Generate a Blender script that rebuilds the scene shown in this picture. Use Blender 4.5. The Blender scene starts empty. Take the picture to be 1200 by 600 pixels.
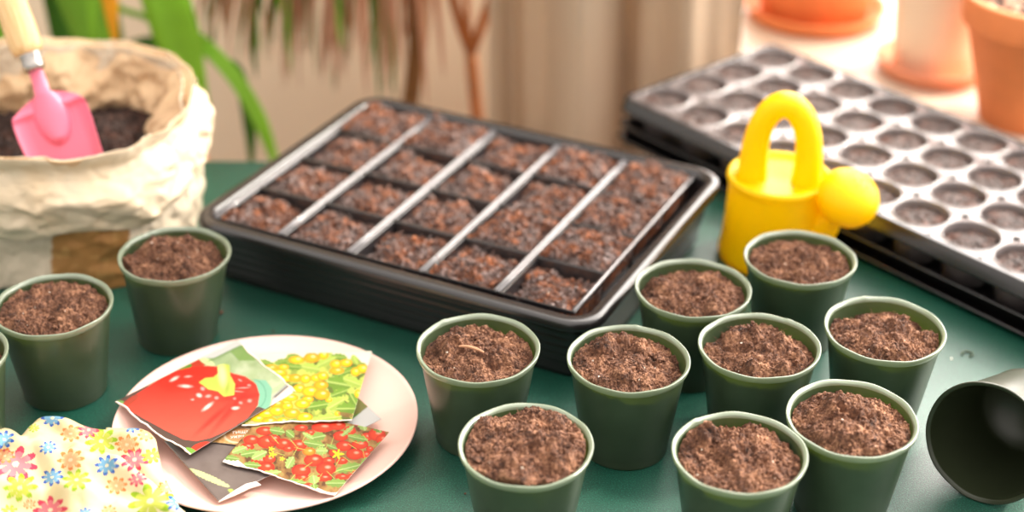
import bpy, math, random
import numpy as np
from mathutils import Matrix, Vector
rng = np.random.default_rng(7); random.seed(7)
PI = math.pi
COL = bpy.context.scene.collection

# ---------------------------------------------------------------- helpers
def lin(c):
    return tuple(((v/255)/12.92 if v/255 <= .04045 else ((v/255+.055)/1.055)**2.4) for v in c[:3])
def hsh(ix, iy, iz, seed):
    n = (ix*374761393 + iy*668265263 + iz*2147483647 + seed*974634777) & 0xffffffff
    n = ((n ^ (n >> 13))*1274126177) & 0xffffffff
    n = ((n ^ (n >> 16))*2246822519) & 0xffffffff
    return ((n ^ (n >> 15)) & 0xffffff)/float(0xffffff)
def vn(x, y, z=0., seed=0):
    x, y, z = np.broadcast_arrays(np.asarray(x, float), y, z)
    xi, yi, zi = np.floor(x).astype(np.int64), np.floor(y).astype(np.int64), np.floor(z).astype(np.int64)
    fx, fy, fz = x-xi, y-yi, z-zi
    fx, fy, fz = [t*t*(3-2*t) for t in (fx, fy, fz)]
    r = 0
    for a in (0, 1):
        for b in (0, 1):
            for c in (0, 1):
                w = (fx if a else 1-fx)*(fy if b else 1-fy)*(fz if c else 1-fz)
                r = r + w*hsh(xi+a, yi+b, zi+c, seed)
    return r*2-1
def fbm(x, y, z=0., o=4, seed=0, g=.5):
    s, a, t = 0, 1., 0.
    for k in range(o):
        s = s + a*vn(np.asarray(x)*2**k, np.asarray(y)*2**k, np.asarray(z)*2**k, seed+k*17); t += a; a *= g
    return s/t
def f1(x, y, n, seed, bx, by):
    r = np.random.default_rng(seed); px = r.uniform(bx[0], bx[1], n); py = r.uniform(by[0], by[1], n)
    d1 = np.full(x.shape, 9.); d2 = np.full(x.shape, 9.)
    for a, b in zip(px, py):
        d = np.hypot(x-a, y-b); d2 = np.minimum(d2, np.maximum(d, d1)); d1 = np.minimum(d1, d)
    return d1, d2

def tri(x, y, seed):
    """faceted lattice noise: flat triangles meeting in sharp creases"""
    a = seed*1.7; xr, yr = x*math.cos(a)-y*math.sin(a), x*math.sin(a)+y*math.cos(a)
    xr = xr+.45*vn(xr*.9, yr*.9, seed, seed+3); yr = yr+.45*vn(xr*.9+7, yr*.9, seed, seed+4)
    sk = (xr+yr)*.3660254; i, j = np.floor(xr+sk).astype(np.int64), np.floor(yr+sk).astype(np.int64)
    u, v = xr+sk-i, yr+sk-j; z = np.zeros_like(i)
    h00, h11, h10, h01 = [hsh(i+p, j+q, z, seed+11)*2-1 for p, q in ((0, 0), (1, 1), (1, 0), (0, 1))]
    up = v > u
    return np.where(up, h00+(h01-h00)*(v-u)+(h11-h00)*u, h00+(h10-h00)*(u-v)+(h11-h00)*v)
def mesh(name, V, F, mat=None, parent=None, smooth=True, col=None, mats=None, fm=None):
    me = bpy.data.meshes.new(name)
    V = np.asarray(V, float)
    me.from_pydata(V.tolist(), [], F.tolist() if hasattr(F, 'tolist') else F)
    if smooth: me.polygons.foreach_set('use_smooth', [True]*len(me.polygons))
    if mat: me.materials.append(mat)
    for m in (mats or []): me.materials.append(m)
    if fm is not None: me.polygons.foreach_set('material_index', fm)
    if col is not None:
        a = me.color_attributes.new('col', 'FLOAT_COLOR', 'POINT')
        c = np.ones((len(V), 4)); c[:, :3] = col
        a.data.foreach_set('color', c.ravel())
    me.update()
    o = bpy.data.objects.new(name, me); COL.objects.link(o)
    if parent: o.parent = parent
    return o
def thing(name, label, cat, loc=(0, 0, 0), rz=0, group=None):
    o = bpy.data.objects.new(name, None); COL.objects.link(o)
    o.empty_display_size = .02
    o.location = loc; o.rotation_euler = (0, 0, rz); o['label'] = label; o['category'] = cat
    if group: o['group'] = group
    return o
def tag(o, label, cat, group=None, kind=None):
    o['label'] = label; o['category'] = cat
    if group: o['group'] = group
    if kind: o['kind'] = kind
    return o
def struct(o, label=None):
    o['kind'] = 'structure'
    if label: o['label'] = label
    return o
class MB:
    def __init__(s): s.V = []; s.F = []
    def add(s, V, F):
        n = len(s.V); s.V += [tuple(map(float, v)) for v in V]; s.F += [tuple(int(i)+n for i in f) for f in F]; return s
    def build(s, name, mat, parent=None, smooth=False, bevel=0):
        o = mesh(name, s.V, s.F, mat, parent, smooth)
        if bevel:
            b = o.modifiers.new('b', 'BEVEL'); b.width = bevel; b.segments = 3; b.limit_method = 'ANGLE'
        return o
def box(mb, c, s):
    x, y, z = c; a, b, d = s[0]/2, s[1]/2, s[2]/2
    V = [(x+i*a, y+j*b, z+k*d) for i in (-1, 1) for j in (-1, 1) for k in (-1, 1)]
    return mb.add(V, [(0, 1, 3, 2), (4, 6, 7, 5), (0, 4, 5, 1), (2, 3, 7, 6), (0, 2, 6, 4), (1, 5, 7, 3)])
def lathe(prof, n=64, cap0=True, cap1=False, sx=1., sy=1., fn=None):
    a = np.arange(n)/n*2*PI
    V = np.concatenate([np.stack([r*np.cos(a)*sx, r*np.sin(a)*sy, 0*a+z], 1) for r, z in prof])
    if fn is not None: V = fn(V)
    F = []
    for k in range(len(prof)-1):
        for i in range(n):
            j = (i+1) % n; F.append((k*n+i, k*n+j, (k+1)*n+j, (k+1)*n+i))
    if cap0: F.append(tuple(range(n))[::-1])
    if cap1: F.append(tuple((len(prof)-1)*n+i for i in range(n)))
    return V, F
def grid(nu, nv, close=False):
    F = []
    for i in range(nu-(0 if close else 1)):
        for j in range(nv-1):
            k = (i+1) % nu
            F.append((i*nv+j, k*nv+j, k*nv+j+1, i*nv+j+1))
    return F
def frame_path(P):
    P = [Vector(p) for p in P]; out = []
    t0 = (P[1]-P[0]).normalized(); up = Vector((0, 0, 1)) if abs(t0.z) < .9 else Vector((1, 0, 0))
    n = (up - t0*up.dot(t0)).normalized()
    for i, p in enumerate(P):
        t = (P[min(i+1, len(P)-1)]-P[max(i-1, 0)]).normalized()
        n = (n-t*n.dot(t)).normalized(); out.append((p, t, n, t.cross(n)))
    return out
def tube(mb, P, R, n=10, cap=True):
    if not hasattr(R, '__len__'): R = [R]*len(P)
    V = []; fr = frame_path(P)
    for (p, t, a, b), r in zip(fr, R):
        for k in range(n):
            q = 2*PI*k/n; V.append(p+a*(r*math.cos(q))+b*(r*math.sin(q)))
    F = [(i*n+k, i*n+(k+1) % n, (i+1)*n+(k+1) % n, (i+1)*n+k) for i in range(len(P)-1) for k in range(n)]
    if cap: F += [tuple(range(n))[::-1], tuple((len(P)-1)*n+k for k in range(n))]
    return mb.add(V, F)
def bez(p, n=24):
    p = [np.array(q, float) for q in p]; T = np.linspace(0, 1, n); out = []
    for t in T:
        q = p[:]
        while len(q) > 1: q = [q[i]*(1-t)+q[i+1]*t for i in range(len(q)-1)]
        out.append(q[0])
    return out
def rrect(w, h, r, n=8):     # rounded rectangle outline, centred
    pts = []
    for cx, cy, a0 in ((w/2-r, h/2-r, 0), (-w/2+r, h/2-r, PI/2), (-w/2+r, -h/2+r, PI), (w/2-r, -h/2+r, 1.5*PI)):
        for k in range(n+1):
            a = a0+PI/2*k/n; pts.append((cx+r*math.cos(a), cy+r*math.sin(a)))
    return pts
def rloft(prof, w, h, r, n=8, cap0=True, cap1=False):  # prof of (inset, z)
    V = []; F = []
    for ins, z in prof:
        V += [(x, y, z) for x, y in rrect(w-2*ins, h-2*ins, max(r-ins, .0015), n)]
    m = 4*(n+1)
    for k in range(len(prof)-1):
        for i in range(m):
            j = (i+1) % m; F.append((k*m+i, k*m+j, (k+1)*m+j, (k+1)*m+i))
    if cap0: F.append(tuple(range(m))[::-1])
    if cap1: F.append(tuple((len(prof)-1)*m+i for i in range(m)))
    return V, F

# ---------------------------------------------------------------- camera model (from the tray grids and the pot rims)
FPX, CH = 1894.8, .7187
R = np.array([[.99997304, .00363712, .00637939], [-.00734338, .49527954, .86870263], [0, .86872605, -.49529289]])
def project(P):
    Q = (np.asarray(P, float)-np.array([0, 0, CH]))@R.T
    return 593.5+FPX*Q[..., 0]/Q[..., 2], 300-FPX*Q[..., 1]/Q[..., 2]
def back(u, v, z=0., y=None):
    d = R.T@np.array([(u-593.5)/FPX, -(v-300)/FPX, 1]); t = (z-CH)/d[2] if y is None else y/d[1]
    return np.array([0, 0, CH])+t*d
cam = bpy.data.cameras.new('camera'); camo = bpy.data.objects.new('camera', cam); COL.objects.link(camo)
camo.matrix_world = Matrix(((R[0][0], R[1][0], -R[2][0], 0), (R[0][1], R[1][1], -R[2][1], 0), (R[0][2], R[1][2], -R[2][2], CH), (0, 0, 0, 1)))
cam.sensor_width = 36; cam.lens = FPX/1200*36; cam.shift_x = 6.5/1200; cam.clip_start = .02
cam.dof.use_dof = True; cam.dof.focus_distance = 1.15; cam.dof.aperture_fstop = 2.6
bpy.context.scene.camera = camo

# ---------------------------------------------------------------- materials
def nt(name):
    m = bpy.data.materials.new(name); m.use_nodes = True
    t = m.node_tree; b = t.nodes['Principled BSDF']; return m, t, b
def pset(b, **k):
    for n, v in k.items():
        n = n.replace('_', ' ')
        b.inputs[n].default_value = v
def noise(t, scale, detail=4, rough=.6, coord='Object', vec=None):
    n = t.nodes.new('ShaderNodeTexNoise'); n.inputs['Scale'].default_value = scale
    n.inputs['Detail'].default_value = detail; n.inputs['Roughness'].default_value = rough
    if vec is None:
        c = t.nodes.new('ShaderNodeTexCoord'); vec = c.outputs[coord]
    t.links.new(vec, n.inputs['Vector']); return n
def ramp(t, fac, stops):
    r = t.nodes.new('ShaderNodeValToRGB'); e = r.color_ramp.elements
    while len(e) < len(stops): e.new(.5)
    for q, (p, c) in zip(e, stops): q.position = p; q.color = (*c, 1)
    t.links.new(fac, r.inputs['Fac']); return r
def bump(t, b, h, strength=.3, dist=.001):
    n = t.nodes.new('ShaderNodeBump'); n.inputs['Strength'].default_value = strength; n.inputs['Distance'].default_value = dist
    t.links.new(h, n.inputs['Height']); t.links.new(n.outputs['Normal'], b.inputs['Normal'])
def simple(name, c, rough=.5, var=.12, scale=60, bmp=0, metal=0, coat=0, trans=0, tcol=None, spec=.5):
    m, t, b = nt(name); c = lin(c)
    n = noise(t, scale)
    r = ramp(t, n.outputs['Fac'], [(.3, tuple(v*(1-var) for v in c)), (.7, tuple(min(1, v*(1+var)) for v in c))])
    t.links.new(r.outputs['Color'], b.inputs['Base Color'])
    pset(b, Roughness=rough, Metallic=metal, Coat_Weight=coat, Specular_IOR_Level=spec)
    if bmp: bump(t, b, n.outputs['Fac'], bmp, .001)
    if trans:
        tr = t.nodes.new('ShaderNodeBsdfTranslucent'); mx = t.nodes.new('ShaderNodeMixShader')
        tr.inputs['Color'].default_value = (*lin(tcol or (255, 255, 255)), 1); mx.inputs['Fac'].default_value = trans
        t.links.new(b.outputs[0], mx.inputs[1]); t.links.new(tr.outputs[0], mx.inputs[2])
        t.links.new(mx.outputs[0], t.nodes['Material Output'].inputs['Surface'])
    return m
def vcol(name, rough=.5, trans=0, bscale=0, bs=.3, coat=0, spec=.5):
    m, t, b = nt(name); a = t.nodes.new('ShaderNodeAttribute'); a.attribute_name = 'col'
    t.links.new(a.outputs['Color'], b.inputs['Base Color']); pset(b, Roughness=rough, Coat_Weight=coat, Specular_IOR_Level=spec)
    if bscale:
        n = noise(t, bscale, 3); bump(t, b, n.outputs['Fac'], bs, .001)
    if trans:
        tr = t.nodes.new('ShaderNodeBsdfTranslucent'); mx = t.nodes.new('ShaderNodeMixShader')
        t.links.new(a.outputs['Color'], tr.inputs['Color']); mx.inputs['Fac'].default_value = trans
        t.links.new(b.outputs[0], mx.inputs[1]); t.links.new(tr.outputs[0], mx.inputs[2])
        t.links.new(mx.outputs[0], t.nodes['Material Output'].inputs['Surface'])
    return m
M = {}
# green table top: speckled leatherette
m, t, b = nt('green_top'); n1 = noise(t, 900, 2, .7); n2 = noise(t, 9, 3, .5)
r = ramp(t, n1.outputs['Fac'], [(.35, lin((2, 48, 37))), (.52, lin((7, 70, 55))), (.72, lin((44, 124, 100)))])
r2 = ramp(t, n2.outputs['Fac'], [(.3, (.8, .8, .8)), (.7, (1.1, 1.1, 1.1))])
mx = t.nodes.new('ShaderNodeMix'); mx.data_type = 'RGBA'; mx.blend_type = 'MULTIPLY'; mx.inputs['Factor'].default_value = 1
t.links.new(r.outputs['Color'], mx.inputs['A']); t.links.new(r2.outputs['Color'], mx.inputs['B'])
t.links.new(mx.outputs['Result'], b.inputs['Base Color']); pset(b, Roughness=.40, Specular_IOR_Level=.85); bump(t, b, n1.outputs['Fac'], .55, .0006)
M['table'] = m
# soils
def soil_mat(name, dark, mid, light, gloss=.85, wet=0, speck=0):
    m, t, b = nt(name)
    n = noise(t, 420, 6, .7); n2 = noise(t, 90, 4, .6)
    add = t.nodes.new('ShaderNodeMath'); add.operation = 'MULTIPLY_ADD'; add.inputs[1].default_value = .55
    mu = t.nodes.new('ShaderNodeMath'); mu.operation = 'MULTIPLY'; mu.inputs[1].default_value = .45
    t.links.new(n2.outputs['Fac'], mu.inputs[0]); t.links.new(n.outputs['Fac'], add.inputs[0]); t.links.new(mu.outputs[0], add.inputs[2])
    r = ramp(t, add.outputs[0], [(.36, lin(dark)), (.5, lin(mid)), (.64, lin(light))])
    last = r.outputs['Color']
    if speck:
        n3 = noise(t, 260, 1, .5); r3 = ramp(t, n3.outputs['Fac'], [(.775, (0, 0, 0)), (.79, (1, 1, 1))])
        mx = t.nodes.new('ShaderNodeMix'); mx.data_type = 'RGBA'; mx.inputs['B'].default_value = (*lin((225, 215, 200)), 1)
        t.links.new(r3.outputs['Color'], mx.inputs['Factor']); t.links.new(last, mx.inputs['A']); last = mx.outputs['Result']
    if wet and wet < .5:
        n5 = noise(t, 38, 3, .6); r5 = ramp(t, n5.outputs['Fac'], [(.48, (0, 0, 0)), (.58, (.8,)*3)]); n6 = noise(t, 300, 3, .7)
        r6 = ramp(t, n6.outputs['Fac'], [(.44, lin((28, 20, 18))), (.66, lin((170, 150, 146)))])  # dark wet soil, with its grey sheen painted into the colour
        mx = t.nodes.new('ShaderNodeMix'); mx.data_type = 'RGBA'; t.links.new(r5.outputs['Color'], mx.inputs['Factor']); t.links.new(last, mx.inputs['A']); t.links.new(r6.outputs['Color'], mx.inputs['B']); last = mx.outputs['Result']
    t.links.new(last, b.inputs['Base Color']); pset(b, Roughness=gloss)
    if wet:
        n4 = noise(t, 35, 3, .6); r4 = ramp(t, n4.outputs['Fac'], [(.40, (wet,)*3), (.58, (.9,)*3)]); t.links.new(r4.outputs['Color'], b.inputs['Roughness'])
        pset(b, Specular_IOR_Level=.7)
    bump(t, b, add.outputs[0], .8, .0015); return m
M['soil'] = soil_mat('peat_soil', (32, 16, 10), (100, 64, 45), (172, 126, 96), speck=1)
M['soil_tray'] = soil_mat('moist_soil_painted_sheen', (22, 11, 8), (88, 48, 30), (206, 124, 72), wet=.30, speck=1)
M['soil_dark'] = soil_mat('dark_compost', (14, 7, 5), (42, 22, 14), (82, 46, 30))
M['soil_cell'] = soil_mat('compost_in_cells', (22, 12, 10), (58, 36, 29), (124, 88, 76), wet=.62)
# plastics
def pot_plastic():
    m, t, b = nt('translucent_green_plastic')
    n = noise(t, 35); c = t.nodes.new('ShaderNodeTexCoord')
    r = ramp(t, n.outputs['Fac'], [(.3, lin((60, 75, 56))), (.7, lin((71, 87, 65)))])
    n3 = noise(t, 650, 2, .5); r3 = ramp(t, n3.outputs['Fac'], [(.76, (0, 0, 0)), (.8, (.5, .5, .5))])
    mx0 = t.nodes.new('ShaderNodeMix'); mx0.data_type = 'RGBA'; mx0.inputs['B'].default_value = (*lin((170, 180, 140)), 1)
    t.links.new(r3.outputs['Color'], mx0.inputs['Factor']); t.links.new(r.outputs['Color'], mx0.inputs['A'])
    t.links.new(mx0.outputs['Result'], b.inputs['Base Color']); pset(b, Roughness=.3, Specular_IOR_Level=.55)
    tr = t.nodes.new('ShaderNodeBsdfTranslucent'); tr.inputs['Color'].default_value = (*lin((180, 196, 56)), 1)
    mx = t.nodes.new('ShaderNodeMixShader'); mx.inputs['Fac'].default_value = .22
    t.links.new(b.outputs[0], mx.inputs[1]); t.links.new(tr.outputs[0], mx.inputs[2]); t.links.new(mx.outputs[0], t.nodes['Material Output'].inputs['Surface'])
    bump(t, b, n.outputs['Fac'], .05, .001)
    return m
M['pot'] = pot_plastic()
M['pot_shaded'] = simple('shaded_pot_plastic', (44, 50, 34), .32, .1, 30, trans=.04, tcol=(150, 160, 60))  # pot plastic darkened: the shade in the lying pot is put into the colour
M['pot_rim'] = simple('highlit_green_rim_plastic', (126, 138, 120), .2, .06, 40, trans=.2, tcol=(200, 212, 165), spec=1.)  # paler than the pot body: rim highlights are put into the colour
M['black'] = simple('black_plastic', (28, 25, 27), .27, .15, 20, bmp=.03, spec=.9)
M['black_gloss'] = simple('glossy_black_plastic', (38, 36, 38), .3, .1, 15, bmp=.02, spec=1.)
M['bead'] = simple('highlit_edge_plastic', (120, 116, 120), .16, .05, 15, spec=1.); M['bead'].node_tree.nodes['Principled BSDF'].inputs['IOR'].default_value = 1.9  # black strip plastic lightened: edge highlights are painted into the colour
M['grey_sheet'] = simple('grey_black_thin_plastic', (118, 110, 110), .24, .1, 25, bmp=.1, spec=.9)
M['yellow'] = simple('bright_yellow_plastic', (255, 216, 0), .38, .01, 20, spec=.35, trans=.35, tcol=(255, 222, 0))
M['plate'] = simple('pale_pink_stoneware', (230, 190, 178), .32, .02, 12, coat=.2)
M['pink'] = simple('pink_painted_metal', (247, 120, 150), .3, .03, 30, coat=.3)
M['steel'] = simple('brushed_steel', (190, 185, 180), .25, .1, 200, metal=1)
M['terra'] = simple('terracotta', (232, 138, 82), .7, .08, 30, bmp=.15)
M['terra_light'] = simple('pale_terracotta', (236, 158, 122), .8, .06, 30, bmp=.1)
M['cream'] = simple('cream_ceramic', (240, 212, 184), .45, .03, 14)
M['sill'] = simple('white_sill_paint', (214, 196, 176), .5, .03, 6)
M['wall'] = simple('beige_wall_plaster', (240, 226, 200), .9, .03, 5)
M['floor'] = simple('oak_floor', (150, 110, 75), .5, .15, 8)
M['wood'] = simple('bench_wood', (150, 104, 66), .6, .2, 14)
M['perlite'] = simple('white_perlite', (235, 232, 220), .8, .05, 300)
m, t, b = nt('birch_handle_wood'); c = t.nodes.new('ShaderNodeTexCoord'); mp = t.nodes.new('ShaderNodeMapping'); mp.inputs['Scale'].default_value = (1, 1, .06)
t.links.new(c.outputs['Object'], mp.inputs['Vector']); n = noise(t, 420, 5, .6, vec=mp.outputs['Vector'])
r = ramp(t, n.outputs['Fac'], [(.35, lin((222, 172, 112))), (.65, lin((246, 212, 160)))]); t.links.new(r.outputs['Color'], b.inputs['Base Color']); pset(b, Roughness=.4); M['handle'] = m
m, t, b = nt('taupe_linen'); n = noise(t, 700, 3); r = ramp(t, n.outputs['Fac'], [(.3, lin((196, 176, 152))), (.7, lin((214, 194, 170)))])
t.links.new(r.outputs['Color'], b.inputs['Base Color']); pset(b, Roughness=.9); bump(t, b, n.outputs['Fac'], .2, .001)
tr = t.nodes.new('ShaderNodeBsdfTranslucent'); tr.inputs['Color'].default_value = (*lin((205, 180, 150)), 1); mx = t.nodes.new('ShaderNodeMixShader'); mx.inputs['Fac'].default_value = .22
t.links.new(b.outputs[0], mx.inputs[1]); t.links.new(tr.outputs[0], mx.inputs[2]); t.links.new(mx.outputs[0], t.nodes['Material Output'].inputs['Surface']); M['curtain'] = m
M['paper'] = vcol('crumpled_paper', .6, trans=.12, bscale=160, bs=.15)
M['print'] = vcol('printed_glossy_paper', .35, coat=.15)
M['cloth'] = vcol('printed_cotton', .85, trans=.1, bscale=1500, bs=.4)
M['torn'] = simple('torn_paper_edge', (222, 206, 196), .9, .03, 300)
def leafm(name, c, tc, tr=.35): return simple(name, c, .4, .12, 25, trans=tr, tcol=tc)
M['leaf'] = leafm('green_leaf', (124, 176, 60), (170, 215, 70))
M['leaf2'] = leafm('bright_leaf', (140, 196, 60), (190, 230, 70))
M['leafd'] = leafm('dark_leaf', (58, 110, 26), (100, 160, 40))
M['leafy'] = leafm('yellowed_leaf', (240, 180, 50), (255, 205, 80))
M['leafb'] = leafm('dry_leaf', (186, 142, 116), (210, 165, 135))
M['stemb'] = simple('brown_stem', (120, 82, 42), .8, .2, 40)
M['stemr'] = simple('reddish_stem', (160, 98, 52), .8, .2, 40)

# ---------------------------------------------------------------- the place
tb = thing('table', 'table with a dark green speckled top under the pots and trays', 'table', (0, 0, 0))
mb = MB(); box(mb, (.1, .95, -.0125), (2.3, 1.0, .025)); mb.build('tabletop', M['table'], tb, bevel=.003)
for sx in (-.98, 1.18):
    for sy in (.5, 1.4):
        mb = MB(); box(mb, (sx, sy, -.3725), (.05, .05, .695)); mb.build('leg', M['wood'], tb, bevel=.002)
mb = MB(); box(mb, (0, 1.2, -.73), (5, 3.2, .02)); struct(mb.build('floor', M['floor']))
# back wall with a window opening above the sill
mb = MB(); Y = 2.16; T = .1
X0, X1, Z0, Z1 = .22, 2.3, -.03, 1.9
for x0, x1, z0, z1 in ((-2.5, X0, -.72, 2.2), (X1, 2.5, -.72, 2.2), (X0, X1, -.72, Z0), (X0, X1, Z1, 2.2)):
    box(mb, ((x0+x1)/2, Y+T/2, (z0+z1)/2), (x1-x0, T, z1-z0))
struct(mb.build('wall_back', M['wall']))
mb = MB()
for x0, x1, z0, z1 in ((X0, X0+.05, .02, Z1), (X1-.05, X1, .02, Z1), (X0, X1, Z1-.05, Z1), (X0, X1, .0, .05), (1.2, 1.25, 0, Z1)):
    box(mb, ((x0+x1)/2, Y+.05, (z0+z1)/2), (x1-x0, .05, z1-z0))
wn = struct(mb.build('window_1', M['sill'], bevel=.002))
mb = MB(); box(mb, ((.245+2.2)/2, 1.807, -.015), (2.2-.245, .69, .03)); tag(mb.build('window_sill', M['sill'], bevel=.003), 'wide white window sill under the terracotta pots', 'window sill')

# ---------------------------------------------------------------- curtain
nx, nz = 260, 30
xs = np.linspace(-.02, .262, nx); zs = np.linspace(-.7, 1.35, nz)
XX, ZZ = np.meshgrid(xs, zs, indexing='ij')
s = XX+.01*np.sin(ZZ*2)
YY = 1.678+.020*np.sin(s*2*PI/.115+.2)+.004*np.sin(s*2*PI/.043+1)+.006*fbm(s*30, ZZ*2, o=2, seed=3)
YY -= .03*np.exp(-((s-.085)/.03)**2); YY += .03*np.exp(-((s-.134)/.008)**2)+.02*np.exp(-((s-.004)/.01)**2)
V = np.stack([XX, YY, ZZ], -1).reshape(-1, 3)
cu = mesh('curtain', V, grid(nx, nz), M['curtain']); so = cu.modifiers.new('s', 'SOLIDIFY'); so.thickness = .0015
tag(cu, 'taupe linen curtain hanging in soft vertical folds beside the window sill', 'curtain')

# ---------------------------------------------------------------- soil
_ico = None
def ico():
    t = (1+5**.5)/2
    v = np.array([(-1, t, 0), (1, t, 0), (-1, -t, 0), (1, -t, 0), (0, -1, t), (0, 1, t), (0, -1, -t), (0, 1, -t), (t, 0, -1), (t, 0, 1), (-t, 0, -1), (-t, 0, 1)], float)
    v /= np.linalg.norm(v[0])
    f = [(0, 11, 5), (0, 5, 1), (0, 1, 7), (0, 7, 10), (0, 10, 11), (1, 5, 9), (5, 11, 4), (11, 10, 2), (10, 7, 6), (7, 1, 8), (3, 9, 4), (3, 4, 2), (3, 2, 6), (3, 6, 8), (3, 8, 9), (4, 9, 5), (2, 4, 11), (6, 2, 10), (8, 6, 7), (9, 8, 1)]
    return v, f
IV, IF = ico()
def crumbs(V, F, pts, size, g):
    for p in pts:
        s_ = size*g.uniform(.4, 1.3)*np.array([1, g.uniform(.6, 1.), g.uniform(.5, .9)])
        v = IV*s_*g.uniform(.65, 1.25, (12, 1)); a = g.uniform(0, 2*PI); c, q = math.cos(a), math.sin(a)
        v = np.stack([v[:, 0]*c-v[:, 1]*q, v[:, 0]*q+v[:, 1]*c, v[:, 2]], 1)+p
        n = len(V); V += v.tolist(); F += [(i+n, j+n, k+n) for i, j, k in IF]
def fibres(V, F, pts, L, w, g):
    for p in pts:
        a = g.uniform(0, 2*PI); e = g.uniform(-.1, .9); d = np.array([math.cos(a)*math.cos(e), math.sin(a)*math.cos(e), math.sin(e)])*L*g.uniform(.4, 1.2)
        sd = np.array([-math.sin(a), math.cos(a), 0])*w; up = np.array([0, 0, w*1.2])
        mid = p+d*.5+np.array([0, 0, L*.12])+sd*g.uniform(-3, 3)
        n = len(V)
        for q in (p, mid, p+d): V += [(q+sd).tolist(), (q-sd).tolist(), (q+up).tolist()]
        for k in (0, 3):
            F += [(n+k, n+k+1, n+k+4, n+k+3), (n+k+1, n+k+2, n+k+5, n+k+4), (n+k+2, n+k, n+k+3, n+k+5)]
def soil_height(x, y, s, amp, fine=1., big=55):
    h = amp*fbm(x*big, y*big, s*3.3, 3, seed=s)
    lump = np.abs(fbm(x*120, y*120, s, 3, seed=s+5)); h += fine*.0060*(.33-lump)*np.clip(.6+1.2*fbm(x*60, y*60, s, 2, seed=s+2), .1, 1.5)
    h += fine*.0030*fbm(x*380, y*380, s, 3, seed=s+9, g=.8)
    return h
def soil_disc(name, rad, z, s, parent, mat, amp=.006, mound=.004, tilt=(0, 0), N=100, bowl=0, ncr=260, nfb=90, fine=1., lumps=(), rag=.0):
    g = np.random.default_rng(s); amp = amp*(1.5 if fine > .9 else 1)
    if nfb: lumps = tuple(lumps)+tuple((g.uniform(-.03, .03), g.uniform(-.03, .03), g.uniform(.004, .010), g.uniform(.002, .0055)) for _ in range(12))
    u = np.linspace(-1, 1, N); A, B = np.meshgrid(u, u, indexing='ij')
    X = A*np.sqrt(1-B*B/2)*rad; Y_ = B*np.sqrt(1-A*A/2)*rad; rr = np.hypot(X, Y_)/rad
    def hz(X, Y_, rr):
        h = soil_height(X, Y_, s, amp, fine)+mound*(1-rr**2)+tilt[0]*X+tilt[1]*Y_
        for lx, ly, lr, lh in lumps:
            d = np.hypot(X-lx, Y_-ly)/lr; d = d*(1+.35*vn(X*190, Y_*190, lx*90, s)); h = h+lh*np.clip(1-d*d, 0, 1)**.6
        return h
    h = hz(X, Y_, rr)
    Z = z+h
    V = np.stack([X, Y_, Z], -1).reshape(-1, 3); V = V.tolist(); F = grid(N, N)
    # skirt
    border = [i*N for i in range(N)]+[(N-1)*N+j for j in range(1, N)]+[i*N+N-1 for i in range(N-2, -1, -1)]+[j for j in range(N-2, 0, -1)]
    n0 = len(V); V += [(V[i][0]*.90, V[i][1]*.90, z-.02) for i in border]; L = len(border)
    F += [(border[i], border[(i+1) % L], n0+(i+1) % L, n0+i) for i in range(L)]; F.append(tuple(n0+i for i in range(L)))
    def pick(k, lim=.93):
        a = g.uniform(0, 2*PI, k); r = np.sqrt(g.uniform(0, 1, k))*rad*lim; x, y = r*np.cos(a), r*np.sin(a)
        return np.stack([x, y, z+hz(x, y, r/rad)], 1)
    crumbs(V, F, pick(ncr), .0011, g); crumbs(V, F, pick(ncr//8, .88)+[0, 0, .0005], .0024, g); fibres(V, F, pick(nfb, .9), .006, .00016, g)
    return mesh(name, V, F, mat, parent, smooth=False)

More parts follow.
